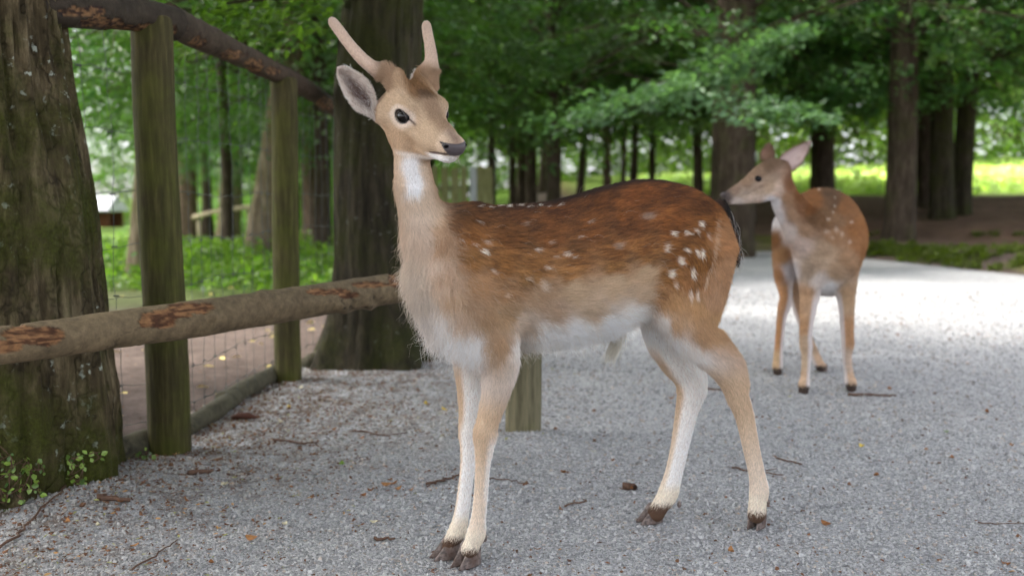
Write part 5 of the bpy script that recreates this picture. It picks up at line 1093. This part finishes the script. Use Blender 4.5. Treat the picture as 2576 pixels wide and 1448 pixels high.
# ------------------------------------------------------------------ the doe behind, facing the camera with her head turned aside
def build_doe():
    d = Deer((1.42, 4.62), (-.32, -.947)); F = Field((-.75, -.36, 0.0), (.62, .62, 1.12), 0.0062)
    ch = lambda pts, k, sq, z: d.chain(F, pts, k, sq, z, depth=True)
    ch([(2078, 645, 4.36, 76), (2084, 612, 4.58, 90), (2082, 588, 4.80, 91), (2066, 562, 5.02, 88), (2052, 575, 5.18, 66)], .05, 1.0, 'trunk')
    ch([(2068, 690, 4.33, 40), (2085, 690, 4.55, 56)], .05, 1.0, 'trunk')
    ch([(2078, 640, 4.36, 64), (2040, 592, 4.31, 56), (2004, 545, 4.27, 43), (1974, 500, 4.24, 34), (1958, 455, 4.22, 30)], .045, 1.0, 'neck')
    ch([(2046, 660, 4.38, 46), (2042, 700, 4.34, 34), (2034, 760, 4.32, 22), (2026, 840, 4.30, 15.5), (2027, 868, 4.3, 16), (2028, 895, 4.3, 11.5), (2025, 945, 4.29, 11), (2022, 968, 4.28, 14), (2020, 984, 4.275, 13)], .02, .95, 'leg_b')
    ch([(2116, 650, 4.42, 48), (2122, 700, 4.37, 33), (2128, 760, 4.35, 21), (2131, 838, 4.34, 15.5), (2132, 865, 4.34, 15.5), (2130, 895, 4.34, 11), (2135, 940, 4.34, 11), (2139, 960, 4.335, 14), (2141, 975, 4.33, 13)], .02, .95, 'leg_d')
    ch([(1992, 575, 4.98, 50), (1978, 640, 4.92, 36), (1972, 700, 4.88, 23), (1976, 745, 4.84, 15.5), (1972, 770, 4.82, 16), (1965, 800, 4.8, 11.5), (1958, 875, 4.76, 10), (1956, 912, 4.74, 12.5), (1955, 934, 4.73, 12)], .02, .95, 'leg_a')
    ch([(2040, 640, 5.02, 55), (2015, 690, 5.0, 34), (1999, 735, 4.96, 16), (2006, 768, 4.94, 15), (2030, 845, 4.88, 11), (2052, 900, 4.82, 12), (2064, 922, 4.8, 13)], .02, .95, 'leg_c')
    # head in profile
    ch([(1962, 432, 4.21, 30), (1940, 432, 4.2, 33), (1912, 446, 4.19, 29), (1882, 466, 4.18, 21.5), (1850, 484, 4.175, 16.5), (1828, 494, 4.17, 12)], .02, .85, 'head')
    ch([(1952, 470, 4.21, 30), (1912, 490, 4.19, 19), (1868, 503, 4.18, 9.5), (1838, 506, 4.175, 7)], .02, .8, 'head')
    V, Q = F.surface(); V = laplacian(V, Q, 6); del F
    C = lambda *a: srgb(*a)
    A = [(1905, 430, 150, 120, 98), (1930, 408, 120, 92, 72), (1880, 455, 152, 122, 100), (1850, 478, 150, 122, 104), (1826, 492, 96, 82, 78), (1905, 475, 182, 154, 134), (1870, 492, 190, 164, 146), (1860, 508, 206, 190, 180), (1900, 505, 200, 178, 162), (1935, 470, 186, 156, 132),
         (1945, 510, 226, 220, 220), (1955, 550, 226, 218, 216), (1985, 590, 222, 208, 200), (2020, 620, 214, 194, 182), (1960, 480, 200, 176, 158), (1985, 500, 172, 132, 102), (2000, 540, 180, 142, 114), (2030, 580, 176, 138, 110), (1990, 470, 150, 104, 74), (2015, 530, 140, 96, 66),
         (2010, 495, 132, 86, 52), (2050, 500, 138, 88, 50), (2040, 530, 130, 82, 46), (2085, 485, 106, 76, 54), (2098, 510, 110, 78, 54), (2120, 520, 140, 92, 54), (2150, 580, 150, 98, 56), (2160, 620, 156, 106, 66), (2100, 560, 142, 104, 74), (2070, 550, 128, 92, 64), (2045, 555, 118, 84, 58),
         (2100, 600, 168, 126, 94), (2130, 650, 172, 132, 100), (2080, 630, 190, 158, 132), (2060, 660, 190, 160, 136), (2100, 680, 188, 154, 126), (2060, 700, 218, 206, 198), (2085, 725, 228, 224, 222), (2040, 680, 176, 150, 130), (1950, 600, 138, 92, 56), (1965, 640, 176, 130, 92), (1985, 680, 212, 204, 204), (1955, 690, 184, 132, 92),
         (2030, 740, 190, 150, 118), (2028, 830, 188, 144, 108), (2125, 740, 186, 150, 118), (2132, 840, 186, 140, 104), (2030, 900, 196, 166, 140), (2132, 910, 200, 178, 160), (2022, 965, 206, 176, 148), (2140, 960, 208, 178, 150), (1972, 740, 190, 138, 98), (1962, 840, 188, 136, 94), (1956, 920, 206, 170, 134), (1998, 740, 176, 140, 112), (2030, 850, 196, 164, 138), (2060, 910, 208, 178, 150)]
    AX = np.array([a[:2] for a in A], float); AC = np.array([C(*a[2:]) for a in A]); AC = np.where(AC.mean(1, keepdims=True) < .42, AC*np.array([.95, 1.02, 1.03]), AC)
    sp = [(2082, 585, 9, 6), (2105, 580, 7, 8), (2118, 592, 5, 7), (2095, 600, 5, 5), (2085, 555, 6, 4), (2100, 498, 3, 4), (2099, 520, 3, 4), (2095, 535, 3, 4), (2060, 478, 5, 3), (2135, 610, 5, 6), (2140, 560, 5, 5)]
    def coat(P, N, jit):
        u, v = project(d.wor(P)); col = np.zeros((len(P), 3)); wt = np.zeros((len(P), 1))
        for (ax, ay), c in zip(AX, AC): w = 1/(((u-ax)**2+(v-ay)**2)+40.)**2.4; col += w[:, None]*c; wt += w[:, None]
        col /= wt
        col *= 1+.16*vnoise(np.stack([u/9, v/3.5, u*0], -1), 3)[:, None]
        for su, sv, a, b in sp: q = .5*smooth(1.3, .4, np.sqrt(((u-su)/a)**2+((v-sv)/b)**2)+.2*jit); col = col*(1-q[:, None])+C(226, 208, 188)*q[:, None]
        for key, sd in (('leg_b', 1), ('leg_d', -1), ('leg_a', 1), ('leg_c', -1)):
            w = np.broadcast_to(d.flow_zone(P)[1][key], (len(P),)) if key == 'leg_b' else zz[key]
            med = N[:, 1]*sd; q = smooth(.2, .7, med)*smooth(.05, .4, w)*smooth(.5, .4, P[:, 2])*.85; col = col*(1-q[:, None])+C(224, 216, 214)*q[:, None]
        dk = smooth(.05, .04, P[:, 2]+.008*jit); return np.clip(col*(1-dk[:, None])+C(70, 58, 52)*dk[:, None], .005, .9)
    me = mesh_data('doe_body', V, Q, MAT['hide']); N = np.empty(len(V)*3, np.float32); me.vertices.foreach_get('normal', N); N = N.reshape(-1, 3).astype(float)
    zz = d.flow_zone(V)[1]; col = coat(V, N, np.zeros(len(V))); c4 = np.ones((len(V), 4), np.float32); c4[:, :3] = col*.85; me.attributes.new('col', 'FLOAT_COLOR', 'POINT').data.foreach_set('color', c4.ravel())
    root = empty('fallow_doe', d.O, math.atan2(d.X[1], d.X[0])); tag(root, 'spotted fallow deer doe without antlers, standing farther off with her neck bent aside', 'deer'); body = link('body', me, root)
    rng = np.random.default_rng(17); dens = np.full(len(V), 95e3); dens[V[:, 2] < .04] = 0; P, Nn = sample_surface(V, N, Q, dens, rng); n = len(P); fl, zz = d.flow_zone(P); jit = rng.random(n); col = coat(P, Nn, jit)
    u, v = project(d.wor(P)); L = np.where(P[:, 2] < .45, .011, .020); L[(u < 1975) & (v < 520)] = .009; fl[:, 2] -= .3; T = unit(fl-(fl*Nn).sum(1, keepdims=True)*Nn); D = unit(T+.3*Nn+.18*rng.normal(size=(n, 3)))
    hair_object('fur', P, D, Nn, L*(.6+.7*rng.random(n)), np.clip(col*(1.1+.3*(rng.random((n, 1))-.5)), 0, .92), np.full(n, .0006), MAT['fur'], body, rng, curl=np.full(n, .06), pts=4)
    for uu, vv, yaw in ((2020, 990, 15), (2141, 980, 2), (1955, 941, 14), (2068, 936, -40)):
        p = d.loc(ground(uu, vv)); link('hoof', claw_mesh('hoof', MAT['hoof'], .058, .036), root, (p[0], p[1], .004), (0, 0, math.radians(yaw)))
    e = d.D(1907, 450, 4.185-.055*.72); link('eye', ball_mesh('eye', MAT['eye'], (.020, .018, .0155), 18, 12), root, d.D(1906, 450, 4.155))
    link('eye', ball_mesh('eye', MAT['eye'], (.020, .018, .0155), 18, 12), root, d.D(1898, 448, 4.235))
    link('nose', ball_mesh('nose', MAT['nose_plain'], (.013, .015, .012), 16, 10), root, d.D(1820, 491, 4.168))
    def ear(up, lo, y0, y1, cup, ci):
        n, w = 16, 11; s = np.linspace(0, 1, n); a = np.array(up, float); b = np.array(lo, float); ka = np.linspace(0, 1, len(a)); kb = np.linspace(0, 1, len(b)); Vv = []
        for k, t in enumerate(s):
            pu = np.array([np.interp(t, ka, a[:, 0]), np.interp(t, ka, a[:, 1])]); pl = np.array([np.interp(t, kb, b[:, 0]), np.interp(t, kb, b[:, 1])])
            for j in range(w): f = j/(w-1); q = pu*(1-f)+pl*f; Vv.append(d.D(q[0], q[1], y0+(y1-y0)*t+cup*(1-(2*f-1)**2)*math.sin(math.pi*min(1, .15+.85*t))))
        Vv = np.array(Vv); cam = d.loc(np.array([0, 0, H])); k = n*w; V2 = np.vstack([Vv, Vv+unit(Vv-cam)*.004]); i, j = np.meshgrid(np.arange(n-1), np.arange(w-1), indexing='ij'); Fi = np.stack([i*w+j, i*w+j+1, (i+1)*w+j+1, (i+1)*w+j], -1).reshape(-1, 4)
        rim = np.concatenate([np.arange(w), np.arange(1, n)*w+w-1, (n-1)*w+np.arange(w-2, -1, -1), np.arange(n-2, 0, -1)*w]); Fr = np.stack([rim, np.roll(rim, -1), np.roll(rim, -1)+k, rim+k], -1)[:, ::-1]
        bb = np.abs(np.tile(np.linspace(-1, 1, w), n)); cin = srgb(*ci)*(1-.0*bb[:, None])+0; ed = smooth(.7, 1, bb)[:, None]; cin = cin*(1-ed)+srgb(120, 94, 76)*ed
        o = link('ear', mesh_data('ear', V2, np.vstack([Fi, Fi[:, ::-1]+k, Fr]), MAT['hide'], col=np.vstack([cin, np.tile(srgb(136, 106, 84), (k, 1))])), root)
        m = 1500; q = rng.integers(0, k, m); hair_object('ear_hair', Vv[q]+.003*rng.normal(size=(m, 3)), unit(np.tile(Vv[-w//2]-Vv[w//2], (m, 1))+.02*rng.normal(size=(m, 3))), np.tile(unit(cam-Vv.mean(0)), (m, 1)), np.full(m, .009), cin[q]*(.8+.4*rng.random((m, 1))), np.full(m, .0005), MAT['fur'], o, rng, pts=3)
    ear([(1950, 414), (1966, 388), (1998, 368), (2022, 358), (2034, 360)], [(1970, 440), (1996, 430), (2016, 412), (2030, 386), (2034, 360)], 4.2, 4.16, .02, (206, 184, 178))
    ear([(1912, 404), (1912, 386), (1920, 372), (1928, 366), (1934, 366)], [(1944, 402), (1948, 390), (1946, 378), (1940, 369), (1934, 366)], 4.24, 4.28, .016, (150, 118, 98))
    tq = np.array([d.D(2070, 560, 5.26), d.D(2072, 590, 5.28), d.D(2074, 640, 5.27)]); vt, ft = tube(tq, [.02, .018, .008], 10); link('tail', mesh_data('tail', vt, ft, MAT['hide'], col=np.tile(srgb(50, 40, 36), (len(vt), 1))), root)

# ================================================================== SMALL THINGS ON THE GROUND
def build_details():
    rng = np.random.default_rng(91)
    # fallen leaves that can be told apart
    def leafmat(nm, c): s = NT(nm); v = s.coord('Object'); n = s.noise(v, 120, 4); return s.principled(s.mix(1.0, tuple(srgb(*c)), s.ramp(n, [(.3, .6), (.7, 1.2)]), 'MULTIPLY'), .7, s.bump(n, .4, .003), .25)
    ML = {'yellow': leafmat('yellow leaf', (206, 178, 74)), 'brown': leafmat('brown leaf', (128, 84, 48)), 'pale': leafmat('pale leaf', (206, 196, 164)), 'green': leafmat('green leaf', (110, 138, 56)), 'orange': leafmat('orange leaf', (152, 108, 68))}
    def leaf_mesh(nm, mt, L, W, curl):
        n = 7; V = []; F = []
        for i in range(n):
            t = i/(n-1); w = W*math.sin(math.pi*min(max(t*.92+.05, 0), 1))**.8; z = curl*L*(t-.5)**2*2
            V += [(t*L, -w, z+.25*w), (t*L, 0, z), (t*L, w, z+.25*w)]
        for i in range(n-1):
            for j in range(2): a = i*3+j; F.append((a, a+3, a+4, a+1))
        return mesh_data(nm, np.array(V), F, mt)
    base = {k: [leaf_mesh('fallen_leaf', m, .034, .010, .5), leaf_mesh('fallen_leaf', m, .026, .009, .9)] for k, m in ML.items()}
    px = [(725, 1023, 'yellow'), (1072, 1022, 'yellow'), (750, 985, 'pale'), (1042, 1236, 'orange'), (1110, 1030, 'yellow'), (700, 1062, 'pale'), (860, 1170, 'green'), (1190, 1345, 'orange'), (1000, 1220, 'brown'), (940, 1240, 'brown'), (620, 1360, 'orange'), (480, 1280, 'brown'), (350, 1380, 'orange'), (300, 1300, 'brown'), (530, 1420, 'brown'), (720, 1325, 'pale'), (905, 1255, 'brown'), (640, 1190, 'brown'), (560, 1230, 'pale'), (2163, 1128, 'yellow'), (2330, 1135, 'orange'), (2540, 1125, 'orange'), (2395, 1160, 'brown'), (2480, 1040, 'brown'), (1500, 1140, 'pale'), (1680, 1010, 'brown'), (2240, 985, 'brown'), (1590, 1235, 'brown'), (1420, 1195, 'brown'), (590, 1075, 'brown'), (650, 1090, 'brown'), (830, 1085, 'brown'), (900, 1110, 'brown'), (780, 1150, 'brown'), (2440, 920, 'brown'), (2370, 1090, 'green'), (930, 1320, 'pale'), (250, 1350, 'pale'), (985, 1212, 'brown'), (1010, 1235, 'orange'), (960, 1225, 'orange'), (410, 1420, 'brown'), (120, 1400, 'brown'), (170, 1350, 'orange'), (1360, 1390, 'brown'), (1840, 1400, 'orange'), (2090, 1330, 'brown'), (2510, 1420, 'brown'), (2205, 1200, 'brown')]
    lb = {'yellow': 'small yellow fallen leaf lying on the grey gravel', 'brown': 'small curled brown fallen leaf lying on the grey gravel', 'pale': 'small bleached pale leaf lying on the grey gravel', 'green': 'small green fallen leaf lying on the grey gravel', 'orange': 'small rust orange fallen leaf lying on the grey gravel'}
    for k, (u, v, c) in enumerate(px):
        p = ground(u, v); p[2] = float(hgt(p[0], p[1]))+.008; o = link('fallen_leaf', base[c][k % 2], None, p, (rng.normal()*.2, rng.normal()*.2, rng.random()*6.28), .6+.5*rng.random()); tag(o, lb[c], 'leaf', 'fallen leaves on the gravel')
    # twigs
    MAT['twig'] = leafmat('twig bark', (96, 72, 58))
    tw = [([(1075, 1222), (1120, 1210), (1160, 1198)], .004), ([(1200, 1205), (1270, 1210), (1330, 1222)], .0022), ([(1840, 1183), (1900, 1192), (1970, 1200)], .003), ([(2130, 1000), (2190, 999), (2255, 1000)], .006), ([(0, 1395), (60, 1360), (120, 1310), (190, 1260)], .0035), ([(330, 1440), (400, 1400), (440, 1370)], .0022), ([(1570, 1236), (1600, 1232)], .011), ([(890, 1085), (960, 1100), (1020, 1095)], .003), ([(1780, 985), (1840, 990)], .005), ([(480, 1205), (540, 1195)], .008), ([(250, 1300), (330, 1296)], .008), ([(2460, 1320), (2575, 1322)], .0015), ([(690, 1108), (760, 1120), (800, 1116)], .004), ([(1420, 1280), (1480, 1262)], .003), ([(940, 1360), (1000, 1362)], .004), ([(1960, 1160), (2010, 1172)], .003), ([(540, 1000), (640, 960)], .004)]
    for k, (pts, r) in enumerate(tw):
        P = np.array([ground(u, v) for u, v in pts]); n = max(8, len(P)*4); t = np.linspace(0, 1, len(P)); t2 = np.linspace(0, 1, n); P = np.stack([np.interp(t2, t, P[:, i]) for i in range(3)], -1); P[:, :2] += .006*rng.normal(size=(n, 2)); P[:, 2] = hgt(P[:, 0], P[:, 1])+.006+r*.7
        c = P.mean(0); V, F = tube(P-c, r*np.linspace(1.1, .6, n), 7, .12, 60, k)
        if r < .0035 and k % 2 == 0:
            a = P[n//2]-c; b = a+(P[-1]-P[0])*.3*np.array([1, 1, 0])+np.array([.02, .05, .006]); v2, f2 = tube(np.array([a, (a+b)/2+np.array([.004, 0, .002]), b]), [r*.7, r*.5, r*.3], 6); V, F = join([(V, F), (v2, f2)])
        o = link('twig', mesh_data('twig', V, F, MAT['twig']), None, c); big = r > .007
        tag(o, 'short thick broken stick lying on the gravel' if big else 'thin dry brown twig lying on the gravel', 'twig', 'sticks on the gravel' if big else 'twigs on the gravel')
    # bark flake by the fence
    p = ground(612, 1056); V, F = tube(np.array([(-.045, 0, .012), (-.02, .004, .02), (.02, 0, .022), (.05, -.004, .012)]), [.008, .016, .016, .006], 10, .2, 40, 2); V[:, 2] *= .8; tag(link('bark_piece', mesh_data('bark_piece', V, F, MAT['log'], col=np.tile(srgb(84, 52, 40), (len(V), 1))), None, p), 'dark reddish chunk of bark lying beside the bottom log', 'bark')
    # leaf and needle litter along the fence, too fine to count
    n = 11000; y = 1.8*np.exp(rng.random(n)*math.log(6/1.8)); x = path_xl(y)+.05+np.abs(rng.normal(size=n))*.75; n2 = 1400; y2 = 1.8*np.exp(rng.random(n2)*math.log(6/1.8)); x2 = (rng.random(n2)-.35)*1.2*y2; x, y = np.concatenate([x, x2]), np.concatenate([y, y2]); n = len(x)
    dn = fbm(np.stack([x*3, y*3, x*0], -1), 3, 6); ok = dn > -.12; x, y = x[ok], y[ok]; n = len(x)
    a = rng.random(n)*6.283; ax = unit(np.stack([np.cos(a), np.sin(a), .15*rng.normal(size=n)], -1)); nr = unit(np.array([0, 0, 1.0])+.45*rng.normal(size=(n, 3))); g = rng.random((n, 1)); col = np.where(g < .75, srgb(104, 70, 48)*(.5+.9*rng.random((n, 1))), np.where(g < .9, srgb(168, 132, 88), srgb(150, 150, 96)))
    V, F, c = leaves(np.stack([x, y, hgt(x, y)+.007], -1), ax, nr, .006+.013*rng.random(n)**2, col, rng, .35)
    s = NT('dry litter'); at = s.n('Attribute', attribute_name='col').outputs['Color']; MAT['litter'] = s.principled(at, .85, spec=.15)
    tag(link('leaf_litter', mesh_data('leaf_litter', V, F, MAT['litter'], sm=False, col=c)), 'fine brown leaf litter scattered over the gravel along the fence', 'litter', kind='stuff')
    # pale leaves on the dirt behind the fence
    n = 260; y = 3.6+8*rng.random(n); x = path_xl(y)-.1-3.2*rng.random(n)**1.2*(y/5); a = rng.random(n)*6.283; V, F, c = leaves(np.stack([x, y, hgt(x, y)+.006], -1), unit(np.stack([np.cos(a), np.sin(a), 0*a], -1)), unit(np.array([0, 0, 1.0])+.3*rng.normal(size=(n, 3))), .04+.03*rng.random(n), srgb(196, 178, 112)*(.6+.5*rng.random((n, 1))), rng, .55)
    tag(link('dry_leaves', mesh_data('dry_leaves', V, F, MAT['litter'], sm=False, col=c)), 'pale dry leaves strewn on the brown earth behind the wire fence', 'leaves', kind='stuff')
    # leafy ground cover beyond the fence and on the bank; moss cushions at the foot of the trees
    def cover(nm, lab, P, hh, per, ls, ca, cb, cat):
        n = len(P); k = n*per; ci = np.repeat(np.arange(n), per); a = rng.random(k)*6.283; q = P[ci]+np.stack([np.cos(a), np.sin(a), 0*a], -1)*(rng.random(k)*hh*.7)[:, None]+np.stack([0*a, 0*a, hh*rng.random(k)], -1)*(.5+.8*rng.random(n))[ci][:, None]
        g = rng.random((k, 1)); V, F, c = leaves(q, unit(np.stack([np.cos(a), np.sin(a), .5*rng.normal(size=k)], -1)), unit(np.array([0, 0, 1.0])+.6*rng.normal(size=(k, 3))), ls*(.6+.8*rng.random(k)), ca*(1-g)+cb*g, rng, .6)
        tag(link(nm, mesh_data(nm, V, F, MAT['leaf'], sm=False, col=c)), lab, cat, kind='stuff')
    n = 900; y = 7.5+12*rng.random(n); x = path_xl(np.minimum(y, 9))-.9-(.55*y)*rng.random(n); ok = fbm(np.stack([x/1.2, y/1.2, x*0], -1), 2, 3)+.12*(y-9.5) > -.05; x, y = x[ok], y[ok]
    cover('ground_cover', 'bright green leafy undergrowth on the forest floor beyond the wire fence', np.stack([x, y, hgt(x, y)], -1), .22, 26, .075, srgb(62, 96, 34), srgb(122, 150, 58), 'undergrowth')
    n = 700; u = 2120+500*rng.random(n); v = 588+95*rng.random(n); P = np.array([on_ground(a, b) for a, b in zip(u, v)]); ok = (bank_dist(P[:, 0], P[:, 1]) > .05) & (fbm(P*1.1, 3, 14) > .18); P = P[ok]
    cover('bank_moss', 'yellow green moss cushions growing on the bank beside the path', P, .045, 22, .045, srgb(62, 70, 18), srgb(96, 102, 32), 'moss')
    n = 2600; x = 4+26*rng.random(n); y = 21+14*rng.random(n); ok = bank_dist(x, y) > 9.2; x, y = x[ok], y[ok]
    cover('meadow_grass', 'tall sunlit grass of the meadow beyond the bank', np.stack([x, y, hgt(x, y)], -1), .32, 14, .22, srgb(190, 204, 140), srgb(222, 228, 184), 'grass')  # blades paled to put bright sun into their colour
    # ivy at the foot of the mossy tree
    s = NT('ivy leaf'); at = s.n('Attribute', attribute_name='col').outputs['Color']; MAT['ivy'] = s.principled(at, .4, spec=.5)
    from mathutils.bvhtree import BVHTree
    tm, tb = TRUNKS['mossy']; bv = BVHTree.FromPolygons([v.co.copy() for v in tm.vertices], [tuple(p.vertices) for p in tm.polygons])
    def ivy(spots, lab):
        P, A, N_, S, Cc, stems = [], [], [], [], [], []
        for u, v, y in spots:
            pr = None
            for k in range(6):
                uu, vv = u+13*rng.normal(), v+13*rng.normal(); dr = ray(uu, vv); hit, nn, _, dist = bv.ray_cast(Vector((np.array([0, 0, H])-tb).tolist()), Vector(dr.tolist()).normalized()) if y is None else (None, None, None, None)
                if y is None and hit is None: continue
                p = np.array(hit)+tb+np.array(nn)*(.006+.010*rng.random()) if y is None else at_depth(uu, vv, y); p[2] = max(p[2], .01); nrm = np.array(nn) if y is None else np.array([0, -1, .4])
                P.append(p); A.append(unit(rng.normal(size=3)*np.array([1, .4, 1]))); N_.append(unit(nrm+np.array([0, 0, .5])+.45*rng.normal(size=3))); S.append(.010+.012*rng.random()); g = rng.random(); Cc.append(srgb(56, 86, 32)*(1-g)+srgb(128, 154, 60)*g)
                if pr is not None: stems.append(tube(np.array([pr, (pr+p)/2+nrm*.004, p]), .0011, 5))
                pr = p
        V, F, c = leaves(np.array(P), np.array(A), np.array(N_), np.array(S), np.array(Cc), rng, .75); root = empty('ivy_plant', np.array(P).mean(0)*np.array([1, 1, 0])); tag(root, lab, 'ivy'); O = np.array(root.location)
        link('leaves', mesh_data('leaves', V-O, F, MAT['ivy'], sm=False, col=c), root); v, f = join(stems); link('stem', mesh_data('stem', v-O, f, MAT['twig']), root)['kind'] = 'stuff'
    ivy([(8+22*(k % 5), 1150+9*k, None) for k in range(17)], 'small leaved ivy climbing the foot of the mossy trunk')
    ivy([(185, 1175, None), (190, 1200, None), (196, 1215, None), (176, 1150, None), (245, 1150, None)], 'tiny green sprig in the cleft of the mossy trunk')
    ivy([(366, 1145, 3.2), (372, 1160, 3.18), (360, 1168, 3.17)], 'dark green seedling at the foot of the tall fence post')

BUILD = ['build_ground', 'build_trees', 'build_fence', 'deer_materials', 'build_buck', 'build_doe', 'build_details']
for _f in BUILD: globals()[_f]()
